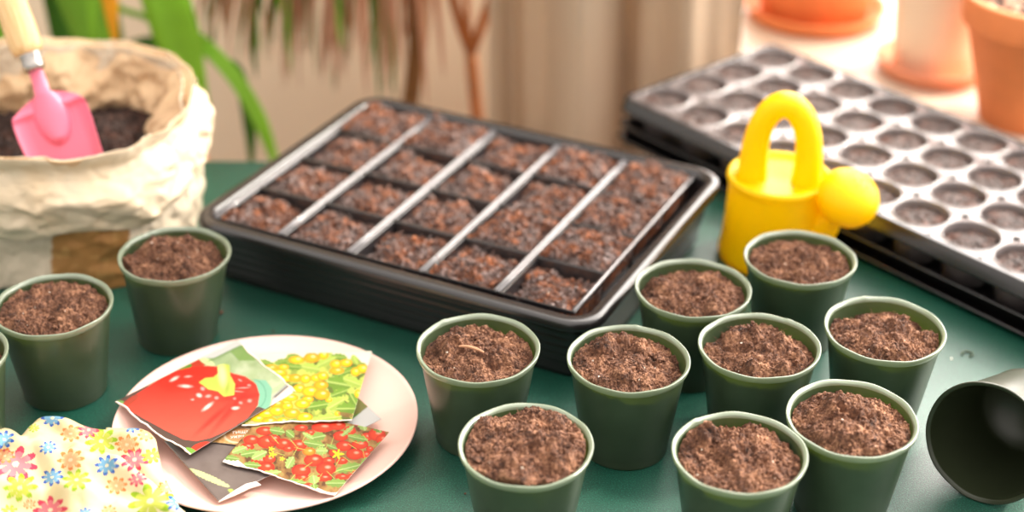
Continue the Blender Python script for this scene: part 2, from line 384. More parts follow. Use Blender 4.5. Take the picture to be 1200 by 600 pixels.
# ---------------------------------------------------------------- nursery pots
HP = .0778
def pot_profile():
    out = [(.0300, .0010), (.0316, .0000), (.0320, .0012), (.0322, .0075), (.0327, .0085), (.0418, .0690), (.0422, .0712)]
    rim = [(.0422, .0712), (.0434, .0722), (.0443, .0735), (.0449, .0755), (.0451, .0772), (.0448, HP), (.0440, .0778), (.0432, .0771), (.0424, .0768), (.0419, .0760), (.0416, .0745)]
    inn = [(.0416, .0748), (.0413, .0715), (.0409, .0680), (.0320, .0090), (.0310, .0025), (0.0005, .0022)]
    return out, rim, inn
def make_pot(label, x, y, sx=1, sy=1, rz=0, shear=(0, 0), seed=1, group='green nursery pots on the table', soil=True, **kw):
    root = thing('nursery_pot', label, 'plant pot', (x, y, 0), rz, group)
    ca, sa = math.cos(-rz), math.sin(-rz)
    def fn(V):
        k = np.clip(V[:, 2]/HP, 0, 1); a = np.arctan2(V[:, 1], V[:, 0])
        w = 1+.006*np.sin(2*a+seed)*k+.004*np.sin(5*a+seed*2)*k
        V = V.copy(); V[:, 0] *= w; V[:, 1] *= w
        # oval stretch in world axes
        wx, wy = V[:, 0]*math.cos(rz)-V[:, 1]*math.sin(rz), V[:, 0]*math.sin(rz)+V[:, 1]*math.cos(rz)
        wx = wx*(1+(sx-1)*k)+shear[0]*k; wy = wy*(1+(sy-1)*k)+shear[1]*k
        V[:, 0], V[:, 1] = wx*ca-wy*sa, wx*sa+wy*ca
        return V
    o, r, i = pot_profile()
    Vo, Fo = lathe(o, 80, True, fn=fn); Vi, Fi = lathe(i, 80, False, True, fn=fn)
    mb = MB(); mb.add(Vo, Fo); mb.add(Vi, Fi); body = mb.build('pot_body', M['pot'], root, True)
    def fr(V):
        V = fn(V); a = np.arctan2(V[:, 1], V[:, 0])
        V[:, 2] += .0003*np.sin(9*a+seed)*(V[:, 2] > .076)+.0005*(np.abs(a-1.2-seed % 3) < .05)*(V[:, 2] > .075)
        return V
    Vr, Fr = lathe(r, 120, False, fn=fr); mesh('rim', Vr, Fr, M['pot_rim'], root)
    if soil:
        dz = kw.pop('dz', .0); s = soil_disc('soil', .0402, HP-.0105+dz, seed, root, M['soil'], **kw)
        s.location = ((shear[0]*.85)*ca-(shear[1]*.85)*sa, (shear[0]*.85)*sa+(shear[1]*.85)*ca, 0)
    return root
make_pot('green pot of soil in front of the paper bag and above the floral cloth', -.3438, 1.0462, 1.0, 1.013, .3, seed=11, mound=.004, amp=.004, tilt=(.0, .05), nfb=260, dz=.002)
make_pot('green pot of lumpy soil between the paper bag and the large seed tray', -.2704, 1.1249, 1.0, .99, .9, (.0045, 0), seed=12, mound=.003, amp=.005,
         lumps=((.0, .018, .014, .008), (.018, .008, .012, .006), (-.012, -.012, .010, .004)))
make_pot('green pot with a pale twig on its soil, right beside the pink plate', -.0202, .9899, 1.0, 1.037, 0, seed=13, mound=.003, amp=.005, lumps=((-.02, .012, .013, .005), (.022, -.006, .008, .006)))
make_pot('green pot heaped over its rim with soil, frontmost beside the plate', .0137, .8725, 1.0, 1.06, .4, seed=14, mound=.0035, amp=.0055, dz=.0065, tilt=(.03, .05), nfb=160)
make_pot('green pot of crumbly soil below the near corner of the large seed tray', .0887, .9775, .985, 1.0, .2, seed=15, mound=.004, amp=.004, tilt=(-.06, .05), lumps=((-.012, .022, .01, .007),), dz=.001)
make_pot('green pot of soil touching the near right side of the large seed tray', .1450, 1.0775, 1., .995, .2, seed=16, mound=.004, amp=.003, dz=.001)
make_pot('green pot of soil standing directly in front of the yellow watering can', .2355, 1.1266, .99, .985, 1.1, seed=17, mound=.004, amp=.003, dz=.002, tilt=(.03, .03))
make_pot('green pot with soil heaped at its left, in the middle of the right cluster', .1857, .9961, .998, .98, -.3, seed=18, mound=.003, amp=.005, lumps=((-.016, .014, .015, .008), (.012, .016, .011, .005)))
make_pot('green pot whose soil peaks at its left rim, frontmost of the right cluster', .1553, .8655, 1., 1.014, 0, seed=19, mound=.002, amp=.005, lumps=((-.022, .022, .013, .005), (.005, .02, .012, .005)), dz=.0005, tilt=(0, .06))
make_pot('green pot with diagonal furrows across its soil, beside the tipped over pot', .2368, .9056, .985, 1.036, -.35, seed=20, mound=.006, amp=.003, dz=.002, tilt=(-.02, .03),
         lumps=((.0, .016, .02, .005), (-.004, -.012, .02, .004)))
make_pot('upright green pot of soil farthest to the right', .2822, 1.0201, .988, 1.029, .5, seed=21, mound=.007, amp=.004, dz=.0, tilt=(-.04, -.04))
make_pot('green pot cut by the left edge of the photo, only its rim showing', *[float(q) for q in back(-66, 415, .0778)[:2]], 1., 1., 0, seed=22, amp=.004, dz=-.004)
# pot lying on its side
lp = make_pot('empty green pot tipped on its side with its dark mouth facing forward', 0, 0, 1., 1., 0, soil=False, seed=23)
tilt = math.atan((.0451-.0320)/HP)
az = math.radians(38)                       # axis runs away to the right
ax = Vector((math.sin(az)*math.cos(tilt), math.cos(az)*math.cos(tilt), -math.sin(tilt)))  # rim -> base
zc = .0451*math.cos(tilt)
for ch in lp.children: ch.data.materials[0] = M['pot_shaded']
c0 = back(1155, 521, zc); rimc = Vector((c0[0], c0[1], zc))
Zax = -ax; Xax = Vector((math.cos(az), -math.sin(az), 0)); Yax = Zax.cross(Xax)
base = rimc+ax*HP
lp.matrix_world = Matrix(((Xax.x, Yax.x, Zax.x, base.x), (Xax.y, Yax.y, Zax.y, base.y), (Xax.z, Yax.z, Zax.z, base.z+.0008), (0, 0, 0, 1)))
mb = MB()
tw = bez([(-.034, .992, .0770), (-.026, .990, .0795), (-.016, .983, .0778)], 8); tube(mb, tw, [.0008, .0011, .0012, .0012, .0012, .0012, .001, .0007], 6)
tag(mb.build('twig', simple('pale_twig', (190, 140, 108), .8, .1, 200)), 'short pale twig lying on the soil of the pot beside the plate', 'twig')

# ---------------------------------------------------------------- large seed tray
TA = math.radians(-26.9)
tl = np.array([back(*q, .060)[:2] for q in ((220, 256), (431, 111), (851, 199), (693, 391))])
tc = tl.mean(0); TW, TH, TZ = .383, .301, .0610
tr_ = thing('seed_tray', 'large black rectangular seed tray with ribbed sides, holding strips of soil cells', 'seed tray', (tc[0], tc[1], 0), TA)
prof = [(.0165, 0.0)]
for k in range(5):
    z = .006+k*.0085; i0 = .0165-.0016*k
    prof += [(i0, z), (i0-.0003, z+.001), (i0-.0007, z+.004), (i0-.0003, z+.0065), (i0, z+.0075)]
prof += [(.0085, .0505), (.006, .0515), (.0018, .0512), (.0004, .0520), (0, .0545), (.0006, .0585), (.003, .0605), (.0065, TZ), (.0105, .0606), (.0130, .0590), (.0142, .0560), (.0150, .0500), (.0215, .0040), (.03, .0035)]
V, F = rloft(prof, TW, TH, .030, 10, True, True)
mesh('tray_body', V, F, M['black'], tr_)
ins = thing('x', 'x', 'x'); bpy.data.objects.remove(ins)
CW, CD = .0668, .0668
gp0 = np.array([-.25305, 1.22628]); TG = math.radians(-26.29); gu = np.array([math.cos(TG), math.sin(TG)]); gv = np.array([-gu[1], gu[0]])
PW = .0685
SC = ['leftmost strip of soil cells in the large tray', 'second strip of soil cells from the left in the large tray', 'middle strip of soil cells in the large tray',
      'fourth strip of soil cells from the left in the large tray', 'rightmost strip of soil cells in the large tray, beside the dark gap']
def pack_mesh(z0):
    mb = MB(); bd_ = MB(); w = PW-.0006; L = 4*CD
    hx = .0295; hy = .0318
    V = []; F = []
    for j in range(4):
        cy = (j+.5)*CD
        rings = [(w/2, CD/2, z0-.0022), (w/2, CD/2, z0-.0004), (w/2-.0007, CD/2 if 0 else CD/2-.0002, z0), (hx+.0006, hy+.0004, z0), (hx, hy, z0-.0008), (hx-.001, hy-.001, z0-.012), (hx-.006, hy-.006, z0-.048)]
        n0 = len(V)
        for a, b_, z in rings: V += [(a, cy+b_, z), (-a, cy+b_, z), (-a, cy-b_, z), (a, cy-b_, z)]
        for k in range(len(rings)-1):
            for i in range(4): F.append((n0+k*4+i, n0+k*4+(i+1) % 4, n0+k*4+4+(i+1) % 4, n0+k*4+4+i))
        F.append(tuple(n0+(len(rings)-1)*4+i for i in range(4)))
    mb.add(V, F)
    for sgn in (-1, 1):                      # raised bead along each long edge
        tube(bd_, [(sgn*(w/2-.0012), .001+q*(L-.002)/8, z0+.0002) for q in range(9)], .0011, 10)
    return mb, bd_
def soil_rect(hx, hy, z, s, parent, mat, N=56, amp=.006, edge=.0, tilt=(0, 0), bump_=.004, ncr=110, over=0):
    g = np.random.default_rng(s); u = np.linspace(-1, 1, N); A, B = np.meshgrid(u, u, indexing='ij')
    X, Y_ = A*hx, B*hy; cx, cy = s*.37, s*.21
    def hz(X, Y_):
        e = np.clip(1-np.maximum(np.abs(X)/hx, np.abs(Y_)/hy), 0, 1)
        return soil_height(X+cx, Y_+cy, s, amp, 1.5, 45)+bump_*(1-(np.maximum(np.abs(X)/hx, np.abs(Y_)/hy))**3)+tilt[0]*X/hx+tilt[1]*Y_/hy
    Z = z+hz(X, Y_)
    V = np.stack([X, Y_, Z], -1).reshape(-1, 3).tolist(); F = grid(N, N)
    border = [i*N for i in range(N)]+[(N-1)*N+j for j in range(1, N)]+[i*N+N-1 for i in range(N-2, -1, -1)]+[j for j in range(N-2, 0, -1)]
    n0 = len(V); V += [(V[i][0]*.97, V[i][1]*.97, z-.018) for i in border]; L = len(border)
    F += [(border[i], border[(i+1) % L], n0+(i+1) % L, n0+i) for i in range(L)]; F.append(tuple(n0+i for i in range(L)))
    x, y = g.uniform(-hx, hx, ncr)*.9, g.uniform(-hy, hy, ncr)*.9; P = np.stack([x, y, z+hz(x, y)], 1)
    crumbs(V, F, P, .0017, g); crumbs(V, F, P[:ncr//6]+[0, 0, .001], .0034, g)
    x, y = g.uniform(-hx, hx, 16)*.9, g.uniform(-hy, hy, 16)*.9; fibres(V, F, np.stack([x, y, z+hz(x, y)], 1), .012, .0004, g)
    return mesh('soil', V, F, mat, parent, smooth=False)
for i in range(5):
    z0 = .0560+(.0004 if i % 2 else 0)
    c = gp0+gu*((i+.5)*PW)
    root = thing('cell_strip', SC[i], 'cell strip', (c[0], c[1], 0), TG, 'cell strips in the large seed tray')
    fr_, bd_ = pack_mesh(z0); fr_.build('cell_frame', M['black_gloss'], root); bd_.build('edge_bead', M['bead'], root, True)
    for j in range(4):
        k = i*4+j
        hi = .0015*((k*7) % 5)/4
        full = (i, j) in ((4, 3), (4, 2), (0, 3), (1, 3), (3, 3), (4, 1), (3, 1))
        s_ = soil_rect(.0292, .0315, z0-.0100+hi+(.0060 if full else 0), 40+k, root, M['soil_tray'], tilt=(.0015*((k % 3)-1), .0015*((k % 4)-1.5)), bump_=.005 if not full else .007, amp=.0095)
        s_.location = (0, (j+.5)*CD, 0)
# ---------------------------------------------------------------- round celled tray on two drip trays
UA = math.radians(-49.87); o2 = np.array([.15991, 1.49704]); uu = np.array([math.cos(UA), math.sin(UA)]); vv = np.array([-uu[1], uu[0]])
PU, PV = .05294, .05372; ZT = .050; NU, NV = 10, 4
ct = thing('plug_tray', 'black tray of round soil cells, topmost of the stack behind the yellow watering can', 'plug tray', (o2[0], o2[1], 0), UA)
def round_cell(mb, cx, cy, zt):
    n = 32; rh = .0246
    V = []; F = []
    a = np.arange(n)/n*2*PI+PI/n
    sq = np.stack([np.cos(a), np.sin(a)], 1); sq = sq/np.abs(sq).max(1, keepdims=True)*[PU/2, PV/2]
    circ = np.stack([np.cos(a), np.sin(a)], 1)
    rings = []
    rr_ = np.hypot(sq[:, 0], sq[:, 1])
    dip = -.0016*np.clip((rr_-.027)/.010, 0, 1)
    rings.append(np.concatenate([sq, (zt+dip)[:, None]], 1))
    mid = sq*.5+circ*rh*.5+0; rings.append(np.concatenate([mid, (zt+dip*.4)[:, None]], 1))
    for r, z in ((rh+.0010, zt+.0004), (rh+.0004, zt+.0010), (rh, zt+.0006), (rh-.0006, zt-.002), (rh-.0012, zt-.012), (rh-.005, zt-.040)):
        rings.append(np.concatenate([circ*r, np.full((n, 1), z)], 1))
    V = np.concatenate(rings)+[cx, cy, 0]
    for k in range(len(rings)-1):
        for i in range(n): j = (i+1) % n; F.append((k*n+i, k*n+j, (k+1)*n+j, (k+1)*n+i))
    F.append(tuple((len(rings)-1)*n+i for i in range(n)))
    mb.add(V, F)
mb = MB()
for i in range(NU):
    for j in range(NV): round_cell(mb, i*PU, j*PV, ZT)
# border and skirt
X0_, X1_, Y0_, Y1_ = -PU/2, (NU-.5)*PU, -PV/2, (NV-.5)*PV
W_, H_ = X1_-X0_, Y1_-Y0_; cx_, cy_ = (X0_+X1_)/2, (Y0_+Y1_)/2
mb.build('cell_sheet', M['grey_sheet'], ct, True)
V, F = rloft([(.0072, ZT-.0004), (.0060, ZT+.0002), (.0025, ZT+.0002), (.0012, ZT-.0008), (.0004, ZT-.010), (-.0012, ZT-.0120), (-.0014, ZT-.0134), (.0004, ZT-.0136), (.0018, ZT-.013), (.0030, ZT-.003)], W_+.0144, H_+.0144, .012, 6, False)
V = np.array(V)+[cx_, cy_, 0]; mesh('skirt', V, F, M['black'], ct)
for i in range(NU):
    for j in range(NV):
        s_ = soil_disc('soil', .0236, ZT-.0062, 200+(i*NV+j) % 7, ct, M['soil_cell'], amp=.0022, mound=.002, N=26, ncr=26, nfb=0, fine=.6)
        s_.location = (i*PU, j*PV, 0); s_.rotation_euler[2] = (i*3+j)*.9
for (z0, z1, grow, lab) in ((.0012, .0215, 0, 'black drip tray directly under the round celled tray'), (0, .0075, .002, 'lowest black drip tray of the stack, flat on the table')):
    V, F = rloft([(.006-grow, z0), (.0045-grow, z1-.003), (.001-grow, z1-.002), (-.0005-grow, z1-.0008), (0-grow, z1), (.004-grow, z1), (.0065-grow, z1-.003), (.008-grow, z0+.0011), (.02, z0+.0011)], W_+.018, H_+.018, .014, 6, True, True)
    V = np.array(V)+[cx_, cy_, 0]
    o = mesh('drip_tray', V, F, M['black']); o.location = (o2[0], o2[1], 0); o.rotation_euler[2] = UA
    tag(o, lab, 'drip tray', 'drip trays under the round celled tray')

# ---------------------------------------------------------------- watering can
wc = thing('watering_can', 'bright yellow toy watering can with arched handle and round rose', 'watering can', (.2385, 1.2655, 0), 0)
prof = [(.0440, 0), (.0468, .0015), (.0484, .006), (.0482, .011), (.0468, .015), (.0455, .030), (.0443, .050), (.0435, .072), (.0436, .0745), (.0452, .0762), (.0458, .0785), (.0455, .0812), (.0442, .0826), (.0425, .0828),
        (.0405, .0822), (.0385, .0795), (.034, .0785), (.022, .0788), (.012, .0768), (.0005, .0762)]
V, F = lathe(prof, 96, True); mesh('can_body', V, F, M['yellow'], wc)
mb = MB(); P = []; sp = math.radians(-14)
d = np.array([math.cos(sp), math.sin(sp), 0])
for k in range(41):
    a = PI*(k/40); P.append(tuple(d*(-.0235*math.cos(a)*(1+.12*math.sin(a)) )+np.array([0, 0, .077+.071*math.sin(a)**.8])))
# strap with an oval section
fr = frame_path(P); n = 20; V = []
nrm = Vector((-d[1], d[0], 0))
for q, (p, t_, a_, b_) in enumerate(fr):
    side = nrm; out = t_.cross(side).normalized(); fl = 1+.25*abs(1-2*q/40)**4
    for k in range(n):
        an = 2*PI*k/n; ca, sa = math.cos(an), math.sin(an)
        V.append(p+side*(.0125*fl*math.copysign(abs(ca)**.8, ca))+out*(.0108*fl*math.copysign(abs(sa)**.8, sa)))
F = [(i*n+k, i*n+(k+1) % n, (i+1)*n+(k+1) % n, (i+1)*n+k) for i in range(40) for k in range(n)]
mesh('handle', V, F, M['yellow'], wc)
rc = back(993, 233, .0800); rc = np.array([rc[0], rc[1], .0800])-np.array([.2385, 1.2655, 0])
mb = MB(); st = np.array([.026, -.016, .020]); P = [st*(1-q)+rc*q for q in np.linspace(0, 1, 14)]
tube(mb, P, [.0215-.0118*min(1, q/9) for q in range(14)], 24); mb.build('spout', M['yellow'], wc, True)
dirn = Vector(rc-st).normalized(); zq = Vector((0, 0, 1)).rotation_difference(dirn).to_matrix()
prof = [(.0085, -.018), (.0125, -.0135), (.0185, -.008), (.0208, -.002), (.0212, .002), (.0200, .0075), (.0165, .0125), (.0095, .0160), (.0005, .0170)]
V, F = lathe(prof, 48, True); V = np.array([tuple(zq@Vector(v)) for v in V])*1.28+rc
rose = mesh('rose', V, F, M['yellow'], wc)
mb = MB()
for rr_, nn in ((.005, 5), (.0105, 9), (.015, 12)):
    for k in range(nn):
        a = 2*PI*k/nn; zz = .0170-.0045*(rr_/.0165)**2*1.05
        c = zq@Vector((rr_*math.cos(a), rr_*math.sin(a), zz))*1.28; mb.add(IV*.0009+np.array(c)+rc, IF)
mb.build('nozzle_bump', M['yellow'], rose, True)

# ---------------------------------------------------------------- plate
pc = (-.178, .986)
prof = [(.060, 0), (.066, .0), (.068, .0018), (.085, .0045), (.104, .0105), (.1118, .0148), (.1130, .0160), (.1128, .0171), (.1118, .0174), (.1095, .0160), (.100, .0128), (.088, .0098), (.074, .0078), (.04, .0070), (.0005, .0068)]
V, F = lathe(prof, 160, True); o = mesh('plate', V, F, M['plate']); o.location = (*pc, 0)
tag(o, 'pale pink round plate holding torn seed packets', 'plate')

# ---------------------------------------------------------------- packets: printed art in vertex colours
def inpoly(x, y, P):
    r = np.zeros(x.shape, bool); n = len(P)
    for i in range(n):
        x0, y0 = P[i]; x1, y1 = P[(i+1) % n]
        if y0 == y1: continue
        c = ((y0 > y) != (y1 > y)) & (x < (x1-x0)*(y-y0)/(y1-y0)+x0); r ^= c
    return r
def mixc(C, mask, col, a=1.):
    w = (mask*a)[..., None] if mask.dtype != bool else mask[..., None]*a
    return C*(1-w)+np.array(lin(col))*w
def ell(x, y, cx, cy, rx, ry, rot=0):
    a = math.radians(rot); c, s = math.cos(a), math.sin(a); dx, dy = x-cx, y-cy
    return np.sqrt(((dx*c+dy*s)/rx)**2+((-dx*s+dy*c)/ry)**2)
def fruit(C, x, y, cx, cy, rx, ry, base, dark, hl):
    d = ell(x, y, cx, cy, rx, ry); m_ = d < 1
    t = np.clip(d, 0, 1)**2.5; cc = np.array(lin(base))*(1-t[..., None])+np.array(lin(dark))*t[..., None]
    C = np.where(m_[..., None], cc, C)
    e = ell(x, y, cx+rx*.18, cy-ry*.25, rx*.3, ry*.26); return mixc(C, np.clip(1.3-e, 0, 1), hl, .85)
def leafp(C, x, y, cx, cy, L, w, rot, col, vein):
    a = math.radians(rot); c, s = math.cos(a), math.sin(a); u = ((x-cx)*c+(y-cy)*s)/L; v = (-(x-cx)*s+(y-cy)*c)/w
    edge = (1-np.clip(u*u, 0, 1))**.7*(1+.18*np.sin(u*14)); m_ = (np.abs(v) < edge) & (np.abs(u) < 1)
    C = mixc(C, m_, col); C = mixc(C, m_ & (np.abs(v) < .12), vein, .6); return mixc(C, m_ & (v > .15), tuple(k*.82 for k in col), .5)
def art_pepper(px, py):
    x, y = (px-130)*4, (py-390)*4
    n = fbm(x/60, y/60, o=3, seed=4); C = np.zeros(x.shape+(3,))+np.array(lin((150, 172, 122)))
    C = mixc(C, np.clip(.5+n*1.2, 0, 1), (196, 205, 170)); C = mixc(C, np.sin((x*.5+y*.9)/11+n*4) > .55, (168, 188, 140), .5)
    C = mixc(C, inpoly(x, y, [(560, 90), (640, 50), (680, 130), (600, 130)]), (110, 150, 60), .8)
    C = mixc(C, (x < 330) & (y > 195-.1*x), (110, 88, 70), .8); C = mixc(C, inpoly(x, y, [(745, 352), (690, 345), (560, 430), (300, 480), (300, 600), (500, 600)]), (88, 68, 60))
    C = mixc(C, inpoly(x, y, [(-20, 360), (60, 300), (170, 250), (420, 420), (380, 620), (0, 400)]), (88, 66, 58))
    C = mixc(C, ell(x, y, 405, 145, 45, 22, -15) < 1, (190, 60, 40)); C = mixc(C, ell(x, y, 350, 160, 30, 14, -20) < 1, (90, 140, 50))
    C = mixc(C, ell(x, y, 450, 135, 40, 14, 25) < 1, (208, 222, 160))
    C = mixc(C, inpoly(x, y, [(430, 118), (575, 15), (640, 55), (480, 118)]), (205, 205, 200)); C = mixc(C, inpoly(x, y, [(600, 60), (640, 55), (480, 128), (440, 140)]), (120, 150, 90))
    C = mixc(C, inpoly(x, y, [(755, 318), (835, 225), (910, 275), (745, 370)]), (232, 212, 205)); C = mixc(C, inpoly(x, y, [(755, 300), (830, 232), (842, 240), (758, 315)]), (170, 170, 162))
    C = mixc(C, inpoly(x, y, [(765, 298), (840, 236), (846, 241), (770, 306)]), (60, 58, 55), .7)
    C = mixc(C, inpoly(x, y, [(670, 218), (725, 222), (755, 260), (750, 320), (735, 362), (690, 345), (680, 270)]), (128, 190, 160))
    C = mixc(C, (np.abs(ell(x, y, 660, 290, 55, 60, 0)-1.2) < .05) & inpoly(x, y, [(670, 218), (725, 222), (755, 260), (750, 320), (735, 362), (690, 345), (680, 270)]), (84, 150, 120), .6)
    pp = [(60, 340), (100, 300), (160, 262), (230, 215), (300, 180), (380, 160), (450, 155), (520, 160), (570, 190), (630, 205), (680, 240), (697, 290), (688, 340), (640, 400), (560, 450), (470, 492), (400, 508), (340, 500), (250, 455), (150, 400), (90, 365)]
    m_ = inpoly(x, y, pp); C = mixc(C, m_, (226, 44, 28))
    C = mixc(C, m_ & True, (240, 96, 72)) if False else C
    w = np.clip((y-250)/200, 0, 1)*m_; C = mixc(C, w, (238, 84, 66))
    for cx, cy, rx, ry, ro in ((570, 350, 150, 10, -50), (620, 300, 110, 8, -8), (480, 400, 110, 9, -42), (600, 250, 90, 7, -12)):
        C = mixc(C, np.clip(1.3-ell(x, y, cx, cy, rx, ry*1.6, ro), 0, 1)*m_, (178, 26, 20), .75)
    for cx, cy, rx, ry, ro in ((297, 216, 30, 11, -28), (362, 205, 22, 7, -5), (350, 250, 42, 12, 3), (413, 293, 18, 14, 20), (455, 297, 18, 11, -10), (452, 347, 38, 13, -38), (583, 353, 22, 11, -5), (383, 313, 11, 7, 0), (430, 262, 14, 12, 30),
                              (620, 258, 38, 5, -3), (600, 275, 28, 5, 6), (650, 318, 13, 12, 0), (608, 328, 12, 10, 20), (580, 308, 10, 9, 0), (648, 246, 12, 6, 10), (495, 305, 12, 10, 0), (605, 222, 12, 6, 30)):
        C = mixc(C, np.clip(1.5-1.3*ell(x, y, cx, cy, rx, ry*.9, ro)+.3*n, 0, 1)**1.3, (255, 226, 214), .9 if rx*ry > 220 else .5)
    C = mixc(C, np.clip(1.25-ell(x, y, 560, 262, 120, 62, 20), 0, 1)*m_*(np.abs(ell(x, y, 560, 262, 120, 62, 20)-.8) < .5), (196, 30, 22), .45)
    st = [(498, 152), (530, 145), (556, 150), (560, 200), (582, 240), (578, 292), (530, 300), (500, 275), (455, 265), (412, 232), (440, 212), (480, 208), (502, 190)]
    C = mixc(C, inpoly(x, y, st), (188, 202, 84)); C = mixc(C, np.clip(1.4-ell(x, y, 522, 195, 20, 55, -6), 0, 1)*inpoly(x, y, st), (232, 236, 160))
    C = mixc(C, np.clip(1-ell(x, y, 545, 260, 12, 40, 10), 0, 1), (150, 165, 50), .7)
    C = mixc(C, ell(x, y, 420, 535, 50, 20, -20) < 1, (222, 50, 30)); C = mixc(C, ell(x, y, 385, 560, 40, 14, 30) < 1, (120, 170, 60))
    C = mixc(C, ell(x, y, 90, 320, 50, 14, -35) < 1, (176, 60, 40)); C = mixc(C, ell(x, y, 45, 325, 16, 8, 0) < 1, (110, 160, 80))
    return C
def art_yellow(px, py):
    x, y = (px-280)*5.453, (py-400)*5.453
    n = fbm(x/45, y/40, o=4, seed=9); C = np.zeros(x.shape+(3,))+np.array(lin((140, 158, 62)))
    C = mixc(C, np.clip(.5+n*2.2, 0, 1), (196, 208, 92)); C = mixc(C, n < -.28, (88, 100, 40), .8)
    C = mixc(C, (x > 560) & (y > 190) & (n > -.2), (200, 216, 100), .7)
    C = mixc(C, y < 95-.0*x+18*np.sin(x/50), (244, 234, 214)); C = mixc(C, x+.12*y > 836, (240, 230, 206)); C = mixc(C, inpoly(x, y, [(690, 40), (880, 40), (850, 160), (800, 150)]), (243, 232, 214))
    C = mixc(C, inpoly(x, y, [(60, 40), (330, 60), (280, 130), (150, 140), (100, 150)]), (242, 230, 212))
    C = mixc(C, inpoly(x, y, [(-30, 560), (100, 500), (180, 540), (300, 560), (300, 600)]), (226, 180, 130))
    for a in ((180, 140, 55, 18, 20), (270, 130, 45, 18, -10), (350, 95, 45, 16, 5), (640, 100, 55, 22, 5), (740, 118, 35, 22, 60), (570, 75, 30, 12, 0), (330, 160, 90, 22, 5), (460, 170, 60, 30, 10), (560, 130, 70, 26, -25), (700, 190, 110, 20, -20),
              (640, 270, 80, 50, 10), (730, 260, 70, 30, 20), (640, 330, 60, 25, -20), (510, 410, 70, 30, -10), (620, 400, 60, 40, -30), (700, 430, 80, 40, 0), (560, 490, 100, 24, -6), (730, 370, 40, 30, 60), (790, 150, 25, 14, 0), (350, 515, 40, 18, 0), (620, 460, 40, 14, 20), (480, 510, 60, 16, -5)):
        g = (120, 162, 48) if (a[0]+a[1]) % 3 else (178, 206, 84); C = leafp(C, x, y, *a, g, (206, 222, 130))
    for i, (cx, cy, rx, ry) in enumerate(((205, 170, 45, 22), (250, 200, 60, 22), (285, 165, 35, 18), (370, 118, 52, 24), (465, 105, 52, 32), (540, 88, 32, 27), (620, 145, 38, 26), (685, 138, 40, 24), (625, 188, 48, 22), (790, 175, 40, 28), (745, 195, 30, 28), (310, 235, 50, 22), (360, 235, 42, 25), (425, 240, 35, 30),
                          (490, 235, 34, 24), (535, 222, 38, 27), (525, 280, 46, 26), (385, 302, 40, 28), (325, 360, 55, 24), (455, 320, 55, 34), (530, 340, 52, 33), (440, 370, 38, 20), (405, 400, 50, 29), (300, 400, 42, 26), (240, 400, 50, 25), (170, 465, 60, 25), (310, 415, 38, 24), (240, 445, 50, 30), (340, 460, 52, 32), (420, 485, 52, 30), (120, 495, 45, 22), (280, 508, 38, 23), (195, 512, 50, 28), (760, 335, 22, 26), (575, 375, 22, 14), (630, 462, 20, 16))):
        b_ = (252, 214, 12) if i % 4 else (250, 186, 16); C = fruit(C, x, y, cx, cy, rx, ry, b_, (224, 150, 8), (255, 250, 190))
    C = mixc(C, ell(x, y, 690, 470, 60, 14, 10) < 1, (150, 96, 60), .7)
    return C
